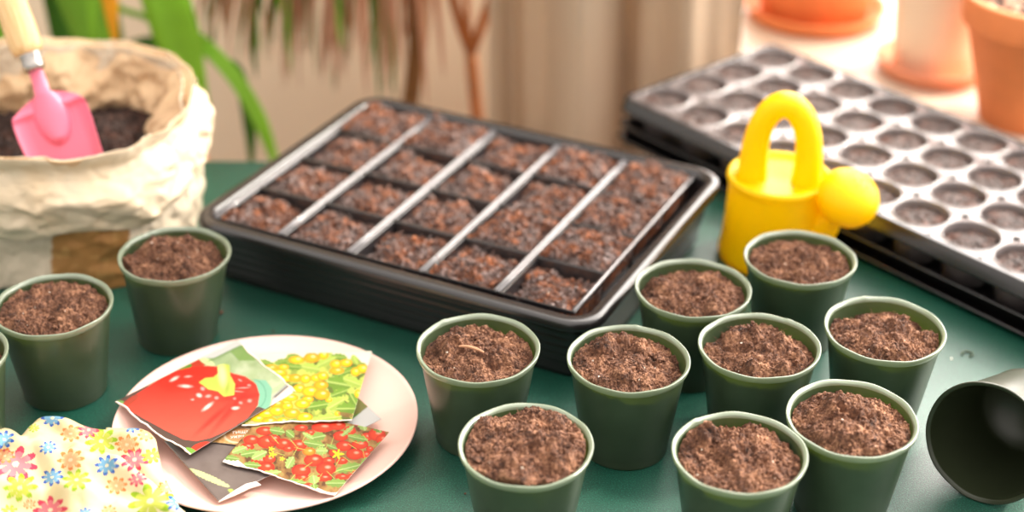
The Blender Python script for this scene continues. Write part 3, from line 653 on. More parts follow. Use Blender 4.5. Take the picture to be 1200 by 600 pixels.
def art_red(px, py):
    x, y = (px-200)*4.286, (py-470)*4.286
    n = fbm(x/35, y/32, o=4, seed=21); C = np.zeros(x.shape+(3,))+np.array(lin((134, 96, 52)))
    C = mixc(C, np.clip(.4+n*2.4, 0, 1), (176, 132, 78)); C = mixc(C, n < -.3, (84, 44, 26), .8); C = mixc(C, (n > .25), (150, 150, 78), .6)
    cream = (y > 400+(x-430)*.13+10*np.sin(x/30)) | (inpoly(x, y, [(240, 270), (330, 290), (400, 345), (460, 380), (470, 460), (300, 400)]))
    C = mixc(C, cream, (248, 236, 216))
    for i, (cx, cy, rx, ry) in enumerate(((470, 150, 42, 22), (405, 195, 40, 24), (385, 230, 35, 20), (655, 135, 34, 16), (765, 132, 58, 24), (838, 122, 42, 24), (940, 88, 34, 36), (900, 150, 30, 24), (482, 205, 48, 32), (520, 190, 30, 22), (565, 216, 40, 28), (640, 222, 44, 28), (853, 176, 38, 25), (985, 180, 30, 22), (1035, 168, 44, 32), (1062, 192, 32, 24), (950, 218, 43, 23), (870, 226, 40, 26), (925, 266, 44, 28),
                      (450, 300, 45, 22), (495, 292, 32, 20), (480, 332, 42, 26), (790, 302, 35, 20), (860, 300, 30, 18), (655, 350, 48, 32), (718, 297, 49, 31), (780, 340, 50, 33), (770, 385, 40, 18), (660, 385, 34, 18), (860, 380, 34, 14), (905, 380, 20, 16), (700, 425, 32, 14), (980, 270, 26, 20), (590, 240, 26, 16), (820, 260, 26, 20), (380, 245, 18, 20), (1000, 240, 18, 14), (700, 160, 26, 16), (910, 345, 26, 14))):
        C = fruit(C, x, y, cx, cy, rx, ry, (232, 66, 34), (186, 24, 16), (255, 176, 150))
    C = fruit(C, x, y, 695, 254, 33, 20, (248, 150, 44), (222, 92, 20), (255, 220, 160))
    for i, a in enumerate(((345, 245, 40, 18, -20), (300, 285, 48, 14, 8), (395, 262, 45, 20, -10), (445, 272, 42, 22, -25), (410, 320, 45, 16, 5), (390, 340, 30, 12, 10), (600, 308, 34, 22, -60), (720, 215, 56, 20, 10), (740, 180, 40, 22, -10), (760, 250, 30, 20, 0), (535, 150, 40, 20, 10), (600, 165, 26, 20, 40), (965, 115, 36, 26, 70),
                          (940, 185, 52, 18, 12), (1040, 130, 34, 24, 60), (1025, 100, 30, 16, 0), (895, 335, 66, 22, -14), (835, 412, 58, 20, 0), (500, 362, 58, 15, -8), (570, 418, 66, 15, 28), (630, 405, 52, 14, 6), (720, 395, 22, 28, 80), (720, 430, 14, 22, 80), (510, 405, 20, 16, -30), (890, 150, 40, 12, -40), (1050, 225, 26, 16, -60), (545, 395, 40, 12, 40), (690, 175, 32, 12, 30), (810, 230, 30, 12, 20), (975, 300, 26, 12, -40))):
        C = leafp(C, x, y, *a, (128, 162, 74) if i % 3 else (160, 190, 104), (196, 212, 150))
    for i in range(26):
        g = np.random.default_rng(i); cx, cy = g.uniform(480, 1000), g.uniform(130, 400); C = mixc(C, ell(x, y, cx, cy, 30, 1.8, g.uniform(-80, 80)) < 1, (186, 196, 96), .8)
    for cx, cy, r in ((510, 268, 24), (838, 266, 34), (505, 240, 18), (560, 290, 16)):
        a = np.arctan2(y-cy, x-cx); d = np.hypot(x-cx, (y-cy)*1.3); C = mixc(C, d < r*(.35+.65*np.abs(np.cos(a*2.5))**3), (246, 214, 40))
    return C
def art_grey(px, py):
    n = fbm(px/14, py/10, o=3, seed=30); C = np.zeros(px.shape+(3,))+np.array(lin((120, 108, 104)))
    s = (px-200)*.60+(py-520)*.80
    C = mixc(C, np.clip(np.exp(-((s+4-(px-200)*.42)/7)**2), 0, 1), (170, 180, 186)); C = mixc(C, np.clip(.4+n, 0, 1), (98, 84, 80), .6)
    C = mixc(C, ell(px, py, 245, 560, 26, 3.5, 24) < 1, (206, 214, 150)); C = mixc(C, ell(px, py, 272, 576, 5, 2.5, 30) < 1, (170, 200, 90))
    C = mixc(C, px > 392, (84, 136, 52)); C = mixc(C, (px > 392) & (n < 0), (120, 120, 60)); C = mixc(C, inpoly(px, py, [(470, 470), (470, 510), (400, 535), (395, 505), (432, 476)]), (206, 206, 204))
    return C
def art_tan(px, py):
    n = fbm(px/10, py/7, o=3, seed=33); C = np.zeros(px.shape+(3,))+np.array(lin((206, 158, 98)))
    C = mixc(C, np.sin(px*1.1+py*.5+2*n) > .1, (228, 188, 130), .7); C = mixc(C, np.sin(py*1.6-px*.7+n) > .6, (176, 124, 70), .6)
    d = ell(px, py, 280, 509.5, 15, 8, -4); C = mixc(C, d < 1.15, (196, 140, 90)); C = mixc(C, np.abs(d-1.12) < .09, (240, 222, 192), .8)
    return C
def packet(name, label, quad, z, art, nu, nv, torn, lift=None, dz=(0, 0, 0, 0), crv=.0):
    q = np.array([back(u, v, z+d)[:2] for (u, v), d in zip(quad, dz)])
    U, W = np.meshgrid(np.linspace(0, 1, nu), np.linspace(0, 1, nv), indexing='ij')
    def bil(U, W): return (q[0]*((1-U)*(1-W))[..., None]+q[1]*(U*(1-W))[..., None]+q[2]*(U*W)[..., None]+q[3]*((1-U)*W)[..., None])
    s = sum(ord(c) for c in label)
    rag = lambda t, k: .016*fbm(t*9, 0*t+k, o=4, seed=s)+.01*np.sin(t*7+k)
    U2, W2 = U.copy(), W.copy()
    if 'u0' in torn: U2 = U2+rag(W, 1)*(1-U)
    if 'u1' in torn: U2 = U2+rag(W, 2)*U
    if 'w0' in torn: W2 = W2+rag(U, 3)*(1-W)
    if 'w1' in torn: W2 = W2+rag(U, 4)*W
    XY = bil(U2, W2)
    Z = z+dz[0]*(1-U)*(1-W)+dz[1]*U*(1-W)+dz[2]*U*W+dz[3]*(1-U)*W+crv*(4*U*(1-U)-.5)+.0003*fbm(U*3, W*3, seed=s)
    px, py = project(np.concatenate([XY, Z[..., None]], -1)); C = art(px, py)
    root = thing(name, label, 'seed packet', (float(XY[..., 0].mean()), float(XY[..., 1].mean()), z), 0, 'torn seed packets on the pink plate')
    T = .00045
    V = np.concatenate([np.concatenate([XY, Z[..., None]], -1).reshape(-1, 3), np.concatenate([XY, Z[..., None]-T], -1).reshape(-1, 3)])-np.array(root.location)
    N = nu*nv; F = grid(nu, nv); F2 = [(a+N, d+N, c+N, b+N) for a, b, c, d in F]
    bd = [i*nv for i in range(nu)]+[(nu-1)*nv+j for j in range(1, nv)]+[i*nv+nv-1 for i in range(nu-2, -1, -1)]+[j for j in range(nv-2, 0, -1)]
    F3 = [(bd[i], bd[i-1], bd[i-1]+N, bd[i]+N) for i in range(len(bd))]
    c2 = np.concatenate([C.reshape(-1, 3), np.zeros((N, 3))+lin((238, 228, 220))])
    mesh('printed_front', V, F+F2+F3, M['print'], root, True, c2*.64)
    for e in torn:                                     # torn white paper fringe beyond the print
        t = np.linspace(0, 1, 120); w = .009+.010*np.abs(fbm(t*14, 0*t+3, o=3, seed=s+8)); w2 = w*0
        if e == 'u0': a = (0*t, t); b_ = (-w, t)
        if e == 'u1': a = (0*t+1, t); b_ = (1+w, t)
        if e == 'w0': a = (t, 0*t); b_ = (t, -w)
        if e == 'w1': a = (t, 0*t+1); b_ = (t, 1+w)
        k = {'u0': (rag(t, 1), 0), 'u1': (rag(t, 2), 0), 'w0': (0, rag(t, 3)), 'w1': (0, rag(t, 4))}[e]
        A = bil(a[0]+k[0], a[1]+k[1]); B = bil(b_[0]+k[0], b_[1]+k[1])
        zz = lambda u, w_: z+dz[0]*(1-u)*(1-w_)+dz[1]*u*(1-w_)+dz[2]*u*w_+dz[3]*(1-u)*w_+crv*(4*u*(1-u)-.5)
        za = zz(*a)+.0002; zb = zz(*b_)+.0006*fbm(t*8, 0*t, seed=s)
        V = np.concatenate([np.concatenate([A, za[:, None]], 1), np.concatenate([B, zb[:, None]], 1), np.concatenate([A, za[:, None]-.0006], 1), np.concatenate([B, zb[:, None]-.0005], 1)])-np.array(root.location)
        n = 120; F = []
        for i in range(n-1): F += [(i, i+1, n+i+1, n+i), (2*n+i, 3*n+i, 3*n+i+1, 2*n+i+1), (n+i, n+i+1, 3*n+i+1, 3*n+i), (i, 2*n+i, 2*n+i+1, i+1)]
        F += [(0, n, 3*n, 2*n), (n-1, 3*n-1, 4*n-1, 2*n-1)]
        mesh('torn_edge', V, F, M['torn'], root, True)
    return root
packet('seed_packet', 'dark grey seed packet at the bottom of the pile with a pale torn strip', [(192, 516), (256, 587), (447, 491), (392, 440)], .0172, art_grey, 120, 140, (), dz=(0, 0, -.001, 0))
tp = packet('seed_packet', 'tan basketwork seed packet peeking out under the red pepper packet', [(243, 517), (283, 522), (345, 480), (300, 470)], .0183, art_tan, 70, 70, ())
packet('seed_packet', 'seed packet printed with a vine of red cherry tomatoes, frontmost on the plate', [(316, 476), (262, 539), (393, 579), (456, 506)], .0195, art_red, 230, 240, ('u1',), dz=(0, 0, 0, .001), crv=.0004)
packet('seed_packet', 'seed packet printed with yellow cherry tomatoes and green leaves', [(306, 415), (283, 497), (413, 490), (436, 411)], .0212, art_yellow, 190, 250, ('u1',), dz=(0, 0, .0015, .0035), crv=.0008)
packet('seed_packet', 'seed packet printed with a large red bell pepper, on top of the pile', [(136, 470), (277, 399), (345, 459), (223, 532)], .0228, art_pepper, 280, 240, ('w1', 'u0'), dz=(.0, .003, .0, .0), crv=.0010) if False else \
packet('seed_packet', 'seed packet printed with a large red bell pepper, on top of the pile', [(136, 470), (277, 399), (345, 459), (223, 532)], .0228, art_pepper, 280, 240, ('u0', 'u1'), dz=(.0, .003, .0, .0), crv=.0004)
# pale torn strip along the lower corner of the dark packet
mb = MB(); P = [(256, 588), (268, 583), (280, 578), (292, 572), (306, 568), (300, 564), (288, 567), (276, 574), (264, 582)]
W3 = [tuple(back(u, v, .0179)) for u, v in P]; n = len(W3)
mb.add(W3+[(a, b_, c-.0006) for a, b_, c in W3], [tuple(range(n))[::-1], tuple(range(n, 2*n))]+[(i, (i+1) % n, n+(i+1) % n, n+i) for i in range(n)])
o = mb.build('torn_edge', M['torn']); grey = [q for q in COL.objects if q.name.startswith('seed_packet')][0]; o.parent = grey; o.location = -grey.location
for txt, (u, v) in (('ТИЩІ', (281, 507)), ('УКРІ', (278, 512.5))):
    cu_ = bpy.data.curves.new('lettering', 'FONT'); cu_.body = txt; cu_.size = .0044; cu_.extrude = .00005; cu_.align_x = 'CENTER'; cu_.align_y = 'CENTER'
    tmp = bpy.data.objects.new('tmp', cu_); COL.objects.link(tmp); dg = bpy.context.evaluated_depsgraph_get(); me = bpy.data.meshes.new_from_object(tmp.evaluated_get(dg)); bpy.data.objects.remove(tmp)
    me.materials.clear(); me.materials.append(M['torn']); o = bpy.data.objects.new('lettering', me); COL.objects.link(o); o.parent = tp
    b_ = back(u, v, .0186); o.location = (b_[0]-tp.location.x, b_[1]-tp.location.y, .0005); o.rotation_euler[2] = .10; o['label'] = 'cream capital letters'

# ---------------------------------------------------------------- floral cloth
top = [(-70, 600), (-32, 560), (-10, 512), (6, 501), (18, 503), (28, 513), (31, 517), (36, 503), (42, 491), (50, 485), (66, 486), (84, 491), (98, 498), (113, 502), (128, 503), (148, 501), (163, 500), (175, 505), (182, 514), (184, 527), (190, 555), (205, 585), (225, 615), (250, 650)]
tz = [.004, .006, .008, .010, .010, .006, .003, .012, .020, .024, .024, .021, .018, .018, .019, .023, .025, .0245, .0240, .0225, .021, .020, .018, .016]
tp_ = np.array([back(u, v, z) for (u, v), z in zip(top, tz)])
sl = np.r_[0, np.cumsum(np.hypot(*np.diff(tp_[:, :2], axis=0).T))]; sl /= sl[-1]
NUc, NVc = 420, 260
S = np.linspace(0, 1, NUc); TX = np.interp(S, sl, tp_[:, 0]); TY = np.interp(S, sl, tp_[:, 1]); TZc = np.interp(S, sl, tp_[:, 2])
k_ = np.ones(9)/9
sm = lambda a: np.convolve(np.pad(a, 4, 'edge'), k_, 'valid')
TX, TY, TZc = sm(TX), sm(TY), sm(TZc)
BX = np.interp(S, [0, 1], [-.44, -.215]); BY = np.full(NUc, .80)+.02*np.sin(S*9)
Tt = np.linspace(0, 1, NVc)[None, :]
X = TX[:, None]*(1-Tt)+BX[:, None]*Tt; Y_ = TY[:, None]*(1-Tt)+BY[:, None]*Tt
fold = lambda a, b_, c, w, h: h*np.exp(-(((X-a)*math.cos(c)+(Y_-b_)*math.sin(c))/w)**2)
Z = TZc[:, None]*(1-Tt)+.012*Tt
Z = Z+np.sin(np.clip(Tt*PI*1.05, 0, PI))*.012
env = np.clip(Tt*6, 0, 1)*np.clip((1-Tt)*8, 0, 1)
rn = np.zeros_like(Z)
for a, b_, c, w, h in ((-.335, .93, .5, .010, .009), (-.305, .93, .35, .009, .007), (-.262, .935, .95, .007, .010), (-.285, .90, 1.1, .010, .008), (-.36, .90, .2, .012, .009), (-.322, .90, .45, .007, -.008), (-.272, .915, .9, .006, -.007), (-.30, .87, 1.3, .009, .008), (-.25, .88, .7, .008, .007)):
    rn += fold(a, b_, c, w, h)
Z = Z+env*(rn+.006*fbm(X*28, Y_*28, o=3, seed=55)+.0012*fbm(X*110, Y_*110, o=2, seed=5))
rp = np.hypot(X-pc[0], Y_-pc[1]); floorz = np.where(rp < .116, .0195, .001); 
Z = np.maximum(Z, floorz+.0006*np.cos(X*300))
# tuck the border down
dn = np.clip(1-Tt/.03, 0, 1)**2; Z = Z-dn*np.clip(Z-floorz-.001, 0, .012)*.5
V = np.stack([X, Y_, Z], -1)
px, py = project(V); C = np.zeros(px.shape+(3,))+np.array(lin((248, 238, 204)))
C = mixc(C, np.clip(.5+fbm(X*35, Y_*35, seed=61), 0, 1), (250, 232, 178), .6)
def flower(C, cu, cv, r, col, tip, n=8, rot=0, sq=.80):
    cx, cy, rr = cu/4.617, 470+cv/4.617, r/4.617
    dx, dy = px-cx, (py-cy)/sq; dx = dx+.5*dy*.2; d = np.hypot(dx, dy)/rr; a = np.arctan2(dy, dx)+rot
    w = .5+.5*np.cos(a*n); rad = .30+.70*w**.38; m_ = (d < rad) & (d > .10)
    C = mixc(C, m_, col, .9); C = mixc(C, m_ & (d > .62+.08*w), tip, .9)
    return mixc(C, d < .15, (255, 244, 214))
B1, B2 = (96, 176, 236), (34, 88, 206); O1, O2 = (250, 198, 150), (238, 140, 62); K1, K2 = (246, 120, 150), (230, 52, 96); L1, L2 = (208, 226, 70), (160, 206, 20)
for f_ in ((285, 95, 62, 'B'), (385, 180, 60, 'O'), (260, 255, 46, 'B'), (85, 345, 125, 'K'), (385, 320, 75, 'O'), (285, 415, 62, 'B'), (550, 220, 92, 'L'), (580, 350, 70, 'B'), (690, 235, 66, 'O'), (632, 460, 64, 'O'), (415, 430, 78, 'L'), (110, 470, 95, 'L'),
           (480, 160, 60, 'K'), (730, 320, 80, 'K'), (745, 425, 50, 'K'), (815, 545, 125, 'L'), (275, 590, 95, 'K'), (955, 550, 60, 'B'), (715, 140, 48, 'B'), (20, 212, 62, 'B'), (30, 300, 56, 'O'), (790, 185, 48, 'O'), (460, 610, 42, 'B'), (185, 150, 30, 'L'), (820, 300, 55, 'L'), (590, 600, 46, 'O'), (-60, 420, 60, 'B'), (50, 600, 50, 'L'), (900, 470, 50, 'O'), (160, 560, 36, 'O')):
    c1, c2 = {'B': (B1, B2), 'O': (O1, O2), 'K': (K1, K2), 'L': (L1, L2)}[f_[3]]; C = flower(C, f_[0], f_[1], f_[2], c1, c2, rot=f_[0]*.7)
o = mesh('floral_cloth', V.reshape(-1, 3), grid(NUc, NVc), M['cloth'], None, True, C.reshape(-1, 3)*np.array([.66, .62, .54])); so = o.modifiers.new('s', 'SOLIDIFY'); so.thickness = .0007; so.offset = -1
tag(o, 'crumpled cream cloth printed with blue, pink, orange and lime flowers', 'cloth')

# ---------------------------------------------------------------- paper bag
BCX, BCY = -.4085, 1.303
bag = thing('paper_bag', 'crumpled cream paper bag with a rolled down top, filled with dark compost', 'paper bag', (BCX, BCY, 0))
def superc(a, e):  # unit superellipse radius
    return (np.abs(np.cos(a))**e+np.abs(np.sin(a))**e)**(-1/e)
def crump(a, z, seed, amp):
    # sampled on a cylinder so the seam closes
    s = a*.125; w = np.clip((PI-np.abs(a))/.25, 0, 1)
    h = tri(s*26, z*30, seed)+.55*tri(s*58, z*62, seed+2)+.28*tri(s*120, z*130, seed+4)
    return amp*h*w
def rimz(a):    # height of the open top around the bag
    return .1365+.0025*np.sin(a)-.003*np.cos(a)+.0018*np.sin(3*a+1)+.0015*np.sin(7*a)+.0008*np.sin(17*a)
def ringxy(a, z, seed, off, amp, zt=.15):
    k = np.clip(z/.15, 0, 1.1); e = 3.4-1.2*np.clip(k, 0, 1)
    r = superc(a, e); rx = .127+.006*np.sin(k*PI)-.002*k; ry = .114+.010*k
    d = crump(a, z, seed, amp)+off
    return (rx*r+d)*np.cos(a), (ry*r+d)*np.sin(a)
NA = 420
A = np.linspace(-PI, PI, NA, endpoint=False)
def shell(name, zf, nz_, seed, off, amp, colf, flip=False, thick=.0006):
    T_ = np.linspace(0, 1, nz_); AA, TT = np.meshgrid(A, T_, indexing='ij'); ZZ_ = zf(AA, TT)
    X_, Y2 = ringxy(AA, ZZ_, seed, off(AA, TT), amp(AA, TT) if callable(amp) else amp)
    V = np.stack([X_, Y2, ZZ_+.0015*fbm(AA*6, TT*4, seed=seed)*np.clip(TT*5, 0, 1)], -1); V[..., 2] = np.maximum(V[..., 2], .0004)
    C = colf(AA, ZZ_, V)
    F = grid(NA, nz_, True)
    o = mesh(name, V.reshape(-1, 3), F, M['paper'], bag, True, C.reshape(-1, 3)); so = o.modifiers.new('s', 'SOLIDIFY'); so.thickness = thick; so.offset = 0
    return o
paper = (243, 228, 204)
def cbody(AA, ZZ_, V):
    C = np.zeros(AA.shape+(3,))+np.array(lin((222, 206, 182)))
    px, py = project(V+np.array([BCX, BCY, 0]))
    m_ = inpoly(px, py, [(62, 250), (58, 400), (160, 400), (150, 250)]) & (np.sin(AA) < -.2)
    C = mixc(C, m_, (176, 126, 70)); C = mixc(C, m_ & (np.abs(px-118) < 2.5), (160, 112, 60), .6); return mixc(C, m_ & (fbm(AA*20, ZZ_*200, seed=3) > .3), (206, 160, 98), .6)
shell('bag_wall', lambda a, t: t*(rimz(a)-.004), 70, 71, lambda a, t: 0*a-.006, .0045, cbody)
def ccuff(AA, ZZ_, V):
    C = np.zeros(AA.shape+(3,))+np.array(lin((232, 214, 186))); return mixc(C, np.clip(.3+fbm(AA*5, ZZ_*50, seed=8), 0, 1), (226, 194, 150), .5)
def zc_(a, t):
    low = .064+.008*np.sin(a*2+.5)+.010*np.cos(a)+.003*np.sin(a*9); return low+(rimz(a)-low)*t
shell('folded_cuff', zc_, 90, 75, lambda a, t: .003+.007*np.sin(np.clip(t*1.45, 0, 1)*PI)**.8-.006*np.exp(-((t-.80)/.12)**2)+.001*np.sin(a*7), lambda a, t: .0048*np.clip(1.25-t, .35, 1)*np.clip(t*5+.3, 0, 1)*1.5, ccuff)
def cin(AA, ZZ_, V):
    C = np.zeros(AA.shape+(3,))+np.array(lin((228, 196, 156))); return mixc(C, np.clip(.4+fbm(AA*4, ZZ_*40, seed=18), 0, 1), (208, 168, 124), .5)
def zi_(a, t): return rimz(a)-t*.078
shell('liner', zi_, 60, 79, lambda a, t: .003-.004*np.clip(t*6, 0, 1)-.045*t*(.35+.65*np.exp(-((a-.15)/.9)**2))-.012*np.sin(t*PI)*np.abs(np.sin(a*2.5+.6))**3, lambda a, t: .0016+.0085*np.clip(t*3, 0, 1), cin)
# compost inside
g = np.random.default_rng(5); N = 120; u = np.linspace(-1, 1, N); A2, B2_ = np.meshgrid(u, u, indexing='ij')
X = A2*np.sqrt(1-B2_**2/2)*.106; Y_ = B2_*np.sqrt(1-A2**2/2)*.106
def bz(X, Y_): return .078+.030*np.exp(-(((X-.042)/.036)**2+((Y_-.0)/.055)**2))+soil_height(X, Y_, 77, .006, 1.5, 40)
V = np.stack([X, Y_, bz(X, Y_)], -1).reshape(-1, 3).tolist(); F = grid(N, N)
bd = [i*N for i in range(N)]+[(N-1)*N+j for j in range(1, N)]+[i*N+N-1 for i in range(N-2, -1, -1)]+[j for j in range(N-2, 0, -1)]
n0 = len(V); V += [(V[i][0]*.99, V[i][1]*.99, .02) for i in bd]; L = len(bd); F += [(bd[i], bd[(i+1) % L], n0+(i+1) % L, n0+i) for i in range(L)]
x, y = g.uniform(-.09, .09, 500), g.uniform(-.08, .08, 500); P = np.stack([x, y, bz(x, y)], 1); crumbs(V, F, P, .0018, g)
mesh('soil', V, F, M['soil_dark'], bag, False)

# ---------------------------------------------------------------- trowel
# local frame: origin at the ferrule/blade joint, -Z towards the blade tip, Y towards the viewer
P_tip = back(76, 178, y=1.232); P_top = back(40, 78, y=1.262)
zax = Vector(P_top-P_tip).normalized()
yax = Vector((0.05, -.87, .49)); yax = (yax-zax*yax.dot(zax)).normalized(); xax = yax.cross(zax)
tr = thing('trowel', 'small pink metal trowel with a wooden handle stuck in the compost of the paper bag', 'trowel', tuple(P_top))
tr.rotation_euler = Matrix((xax, yax, zax)).transposed().to_euler()
NS, NX = 90, 60; LB = float(Vector(P_top-P_tip).length)+.016
s = np.linspace(0, 1, NS); xx = np.linspace(-1, 1, NX); SS, QQ = np.meshgrid(s, xx, indexing='ij')
def sstep(a, b_, t): t = np.clip((t-a)/(b_-a), 0, 1); return t*t*(3-2*t)
hw = .0058+.003*s+(.0335-.0085)*np.clip(1-np.clip((.46-s)/.20, 0, 1)**2.2, 0, 1)*(s > .26); hw = hw-.0030*sstep(.5, 1, s)
HW = np.repeat(hw[:, None], NX, 1); Xb = HW*QQ
neckw = (.0062+.0085*sstep(.1, .5, SS))*np.sqrt(np.clip(1-((SS-.45)/.30).clip(0, 1)**2, 0, 1))
bmp_ = .0075*np.sqrt(np.clip(1-(Xb/np.maximum(neckw, 1e-4))**2, 0, 1))*(neckw > 1e-3)*np.clip(neckw/.009, 0, 1)
Yb = bmp_+.0075*np.clip((np.abs(Xb)-.021)/.012, 0, 1)**1.6*sstep(.30, .42, SS)+.0035*np.exp(-((SS-.40)/.035)**2)*(np.abs(Xb) > neckw)
Zb = -SS*LB+.0
V1 = np.stack([Xb, Yb, Zb], -1).reshape(-1, 3); V2 = V1-np.array([0, .0011, 0]); N = NS*NX
F = grid(NS, NX); F += [(a+N, d_+N, c+N, b_+N) for a, b_, c, d_ in grid(NS, NX)]
bd = [i*NX for i in range(NS)]+[(NS-1)*NX+j for j in range(1, NX)]+[i*NX+NX-1 for i in range(NS-2, -1, -1)]+[j for j in range(NX-2, 0, -1)]
F += [(bd[i], bd[i-1], bd[i-1]+N, bd[i]+N) for i in range(len(bd))]
mesh('blade', np.concatenate([V1, V2]), F, M['pink'], tr)
V, F = lathe([(.0078, -.004), (.0092, -.002), (.0096, .001), (.0092, .003), (.0096, .009), (.0100, .0105), (.0098, .0115)], 40, True, True); V[:, 1] += .003; mesh('ferrule', V, F, M['steel'], tr)
V, F = lathe([(.0098, .0108), (.0122, .0120), (.0136, .018), (.0138, .035), (.0128, .065), (.0120, .085), (.0128, .100), (.0132, .110), (.0105, .119), (.004, .122), (.0005, .1225)], 48, True); V[:, 1] += .003; mesh('handle', V, F, M['handle'], tr)

# ---------------------------------------------------------------- terracotta pots on the sill
def saucer(r, mat, x, y, label):
    V, F = lathe([(r*.86, 0), (r*.90, .001), (r*.98, .014), (r, .0165), (r*.995, .018), (r*.95, .018), (r*.92, .015), (r*.86, .005), (.0005, .0045)], 80, True)
    o = mesh('saucer', V, F, mat); o.location = (x, y, 0); return tag(o, label, 'saucer', 'saucers on the window sill')
def clay(label, cat, x, y, z, rb, rt, h, mat, band=True, seed=1):
    root = thing('flower_pot', label, cat, (x, y, z))
    p = [(rb*.96, 0), (rb, .002)]
    if band: hb = h*.76; p += [(rb+(rt*.90-rb)*.98, hb), (rt*.955, hb+.001), (rt*.97, hb+.004), (rt, h-.003), (rt*.99, h)]
    else: p += [(rb*.98+(rt-rb)*.45, h*.4), (rt*.97, h*.8), (rt, h-.003), (rt*.99, h)]
    p += [(rt*.9, h), (rt*.885, h-.003), (rb*.9, .012), (.0005, .012)]
    V, F = lathe(p, 96, True); mesh('pot_body', V, F, mat, root)
    s = soil_disc('soil', rt*.865, h-.016, seed, root, M['soil_dark'], amp=.003, mound=.002, N=50, ncr=200, nfb=0)
    return root
ter = clay('terracotta flower pot with a banded rim at the right edge, behind the round celled tray', 'flower pot', .545, 1.562, 0, .045, .080, .140, M['terra'], seed=301)
mb = MB(); g = np.random.default_rng(3)
for k in range(150):
    a = g.uniform(0, 2*PI); r_ = .064*math.sqrt(g.uniform(0, 1)); mb.add(IV*g.uniform(.0025, .0045)*np.array([1, 1, .7])+[r_*math.cos(a), r_*math.sin(a), .1265], IF)
pe = mb.build('pebbles', simple('clay_pebbles', (190, 150, 120), .6, .2, 200), ter); pe['kind'] = 'stuff'
clay('cream flower pot standing on a terracotta saucer on the window sill', 'flower pot', .478, 1.689, .0052, .044, .056, .15, M['cream'], False, seed=302)
saucer(.064, M['terra_light'], .478, 1.689, 'terracotta saucer under the cream flower pot')
clay('orange terracotta flower pot on a wide saucer, farthest back on the window sill', 'flower pot', .372, 1.858, .0052, .064, .088, .16, M['terra'], seed=303)
saucer(.086, M['terra'], .372, 1.858, 'wide orange saucer under the farthest terracotta pot')

# ---------------------------------------------------------------- plants behind the table
mb = MB(); box(mb, (-.31, 1.855, -.36), (.96, .22, .03)); bench = thing('plant_bench', 'low wooden bench behind the table carrying the potted plants', 'bench', (0, 0, 0)); mb.build('bench_top', M['wood'], bench, bevel=.002)
for sx in (-.75, .10):
    for sy in (1.77, 1.94):
        mb = MB(); box(mb, (sx, sy, -.5475), (.04, .04, .345)); mb.build('leg', M['wood'], bench)
def ribbon(P, W, mat, parent, name='leaf', face=(0, -1, .3), fold=.25):
    P = bez(P, 28) if len(P) < 8 else P; n = len(P); V = []; fc = Vector(face)
    for i, p in enumerate(P):
        t_ = (Vector(P[min(i+1, n-1)])-Vector(P[max(i-1, 0)])).normalized(); sd = t_.cross(fc).normalized(); q = i/(n-1)
        w = W*min(1, (q/.15)**.6 if q > 0 else .15)*min(1, ((1-q)/.35)**.7)+.0004; nn = sd.cross(t_).normalized()
        for k in range(5):
            c = (k-2)/2; V.append(Vector(p)+sd*(w*c)+nn*(w*fold*abs(c)))
    F = grid(n, 5); o = mesh(name, V, F, mat, parent); so = o.modifiers.new('s', 'SOLIDIFY'); so.thickness = .0009
    return o
def bk(u, v, y): return tuple(back(u, v, y=y))
def plantpot(root, x, y, z, r, h, mat=None):
    V, F = lathe([(r*.7, 0), (r*.92, h*.78), (r, h*.79), (r, h), (r*.9, h), (r*.88, h-.01), (r*.6, h-.02), (.0005, h-.02)], 64, True); V = V+[x, y, z]; mesh('pot', V, F, mat or M['terra'], root)
    o = soil_disc('soil', r*.86, h-.02, 401, root, M['soil_dark'], N=30, ncr=60, nfb=0); o.location = (x, y, z)
# 1: broad leaved plant on the left
p1 = thing('potted_plant', 'leafy green plant with broad strap leaves hanging behind the paper bag', 'plant', (0, 0, 0))
plantpot(p1, -.47, 1.85, -.345, .085, .14)
mb = MB(); tube(mb, bez([(-.47, 1.85, -.15), (-.475, 1.80, .05), (-.46, 1.75, .26)], 12), .009, 10); mb.build('stem', M['leafd'], p1, True)
Y1 = 1.66
ribbon([(-.45, 1.74, .22), bk(150, -110, Y1), bk(185, -70, Y1), bk(200, 20, Y1), bk(222, 90, Y1), bk(246, 158, Y1)], .026, M['leaf2'], p1)
ribbon([(-.45, 1.74, .22), bk(170, -120, 1.7), bk(205, -60, 1.7), bk(212, 0, 1.7), bk(205, 60, 1.7), bk(222, 110, 1.7)], .014, M['leaf'], p1)
ribbon([(-.46, 1.74, .24), bk(110, -130, 1.72), bk(90, -60, 1.72), bk(105, 20, 1.72), bk(120, 95, 1.72)], .036, M['leaf'], p1)
ribbon([(-.46, 1.74, .24), bk(60, -120, 1.75), bk(72, -40, 1.75), bk(80, 20, 1.75), bk(70, 90, 1.75)], .022, M['leafd'], p1)
ribbon([(-.47, 1.74, .2), bk(-30, -120, 1.7), bk(-10, -60, 1.7), bk(-2, 10, 1.7), bk(4, 70, 1.7)], .014, M['leaf'], p1)
ribbon([(-.46, 1.73, .22), bk(112, -100, 1.62), bk(106, -50, 1.62), bk(105, 10, 1.62), bk(112, 80, 1.62)], .0055, M['leaf2'], p1)
ribbon([(-.46, 1.73, .22), bk(128, -90, 1.63), bk(123, -40, 1.63), bk(128, 0, 1.63), bk(137, 60, 1.63)], .010, M['leafy'], p1)
ribbon([(-.46, 1.74, .1), bk(140, 40, 1.72), bk(150, 8, 1.72), bk(172, 5, 1.72), bk(198, 38, 1.72), bk(205, 70, 1.72)], .0035, M['leaf'], p1)
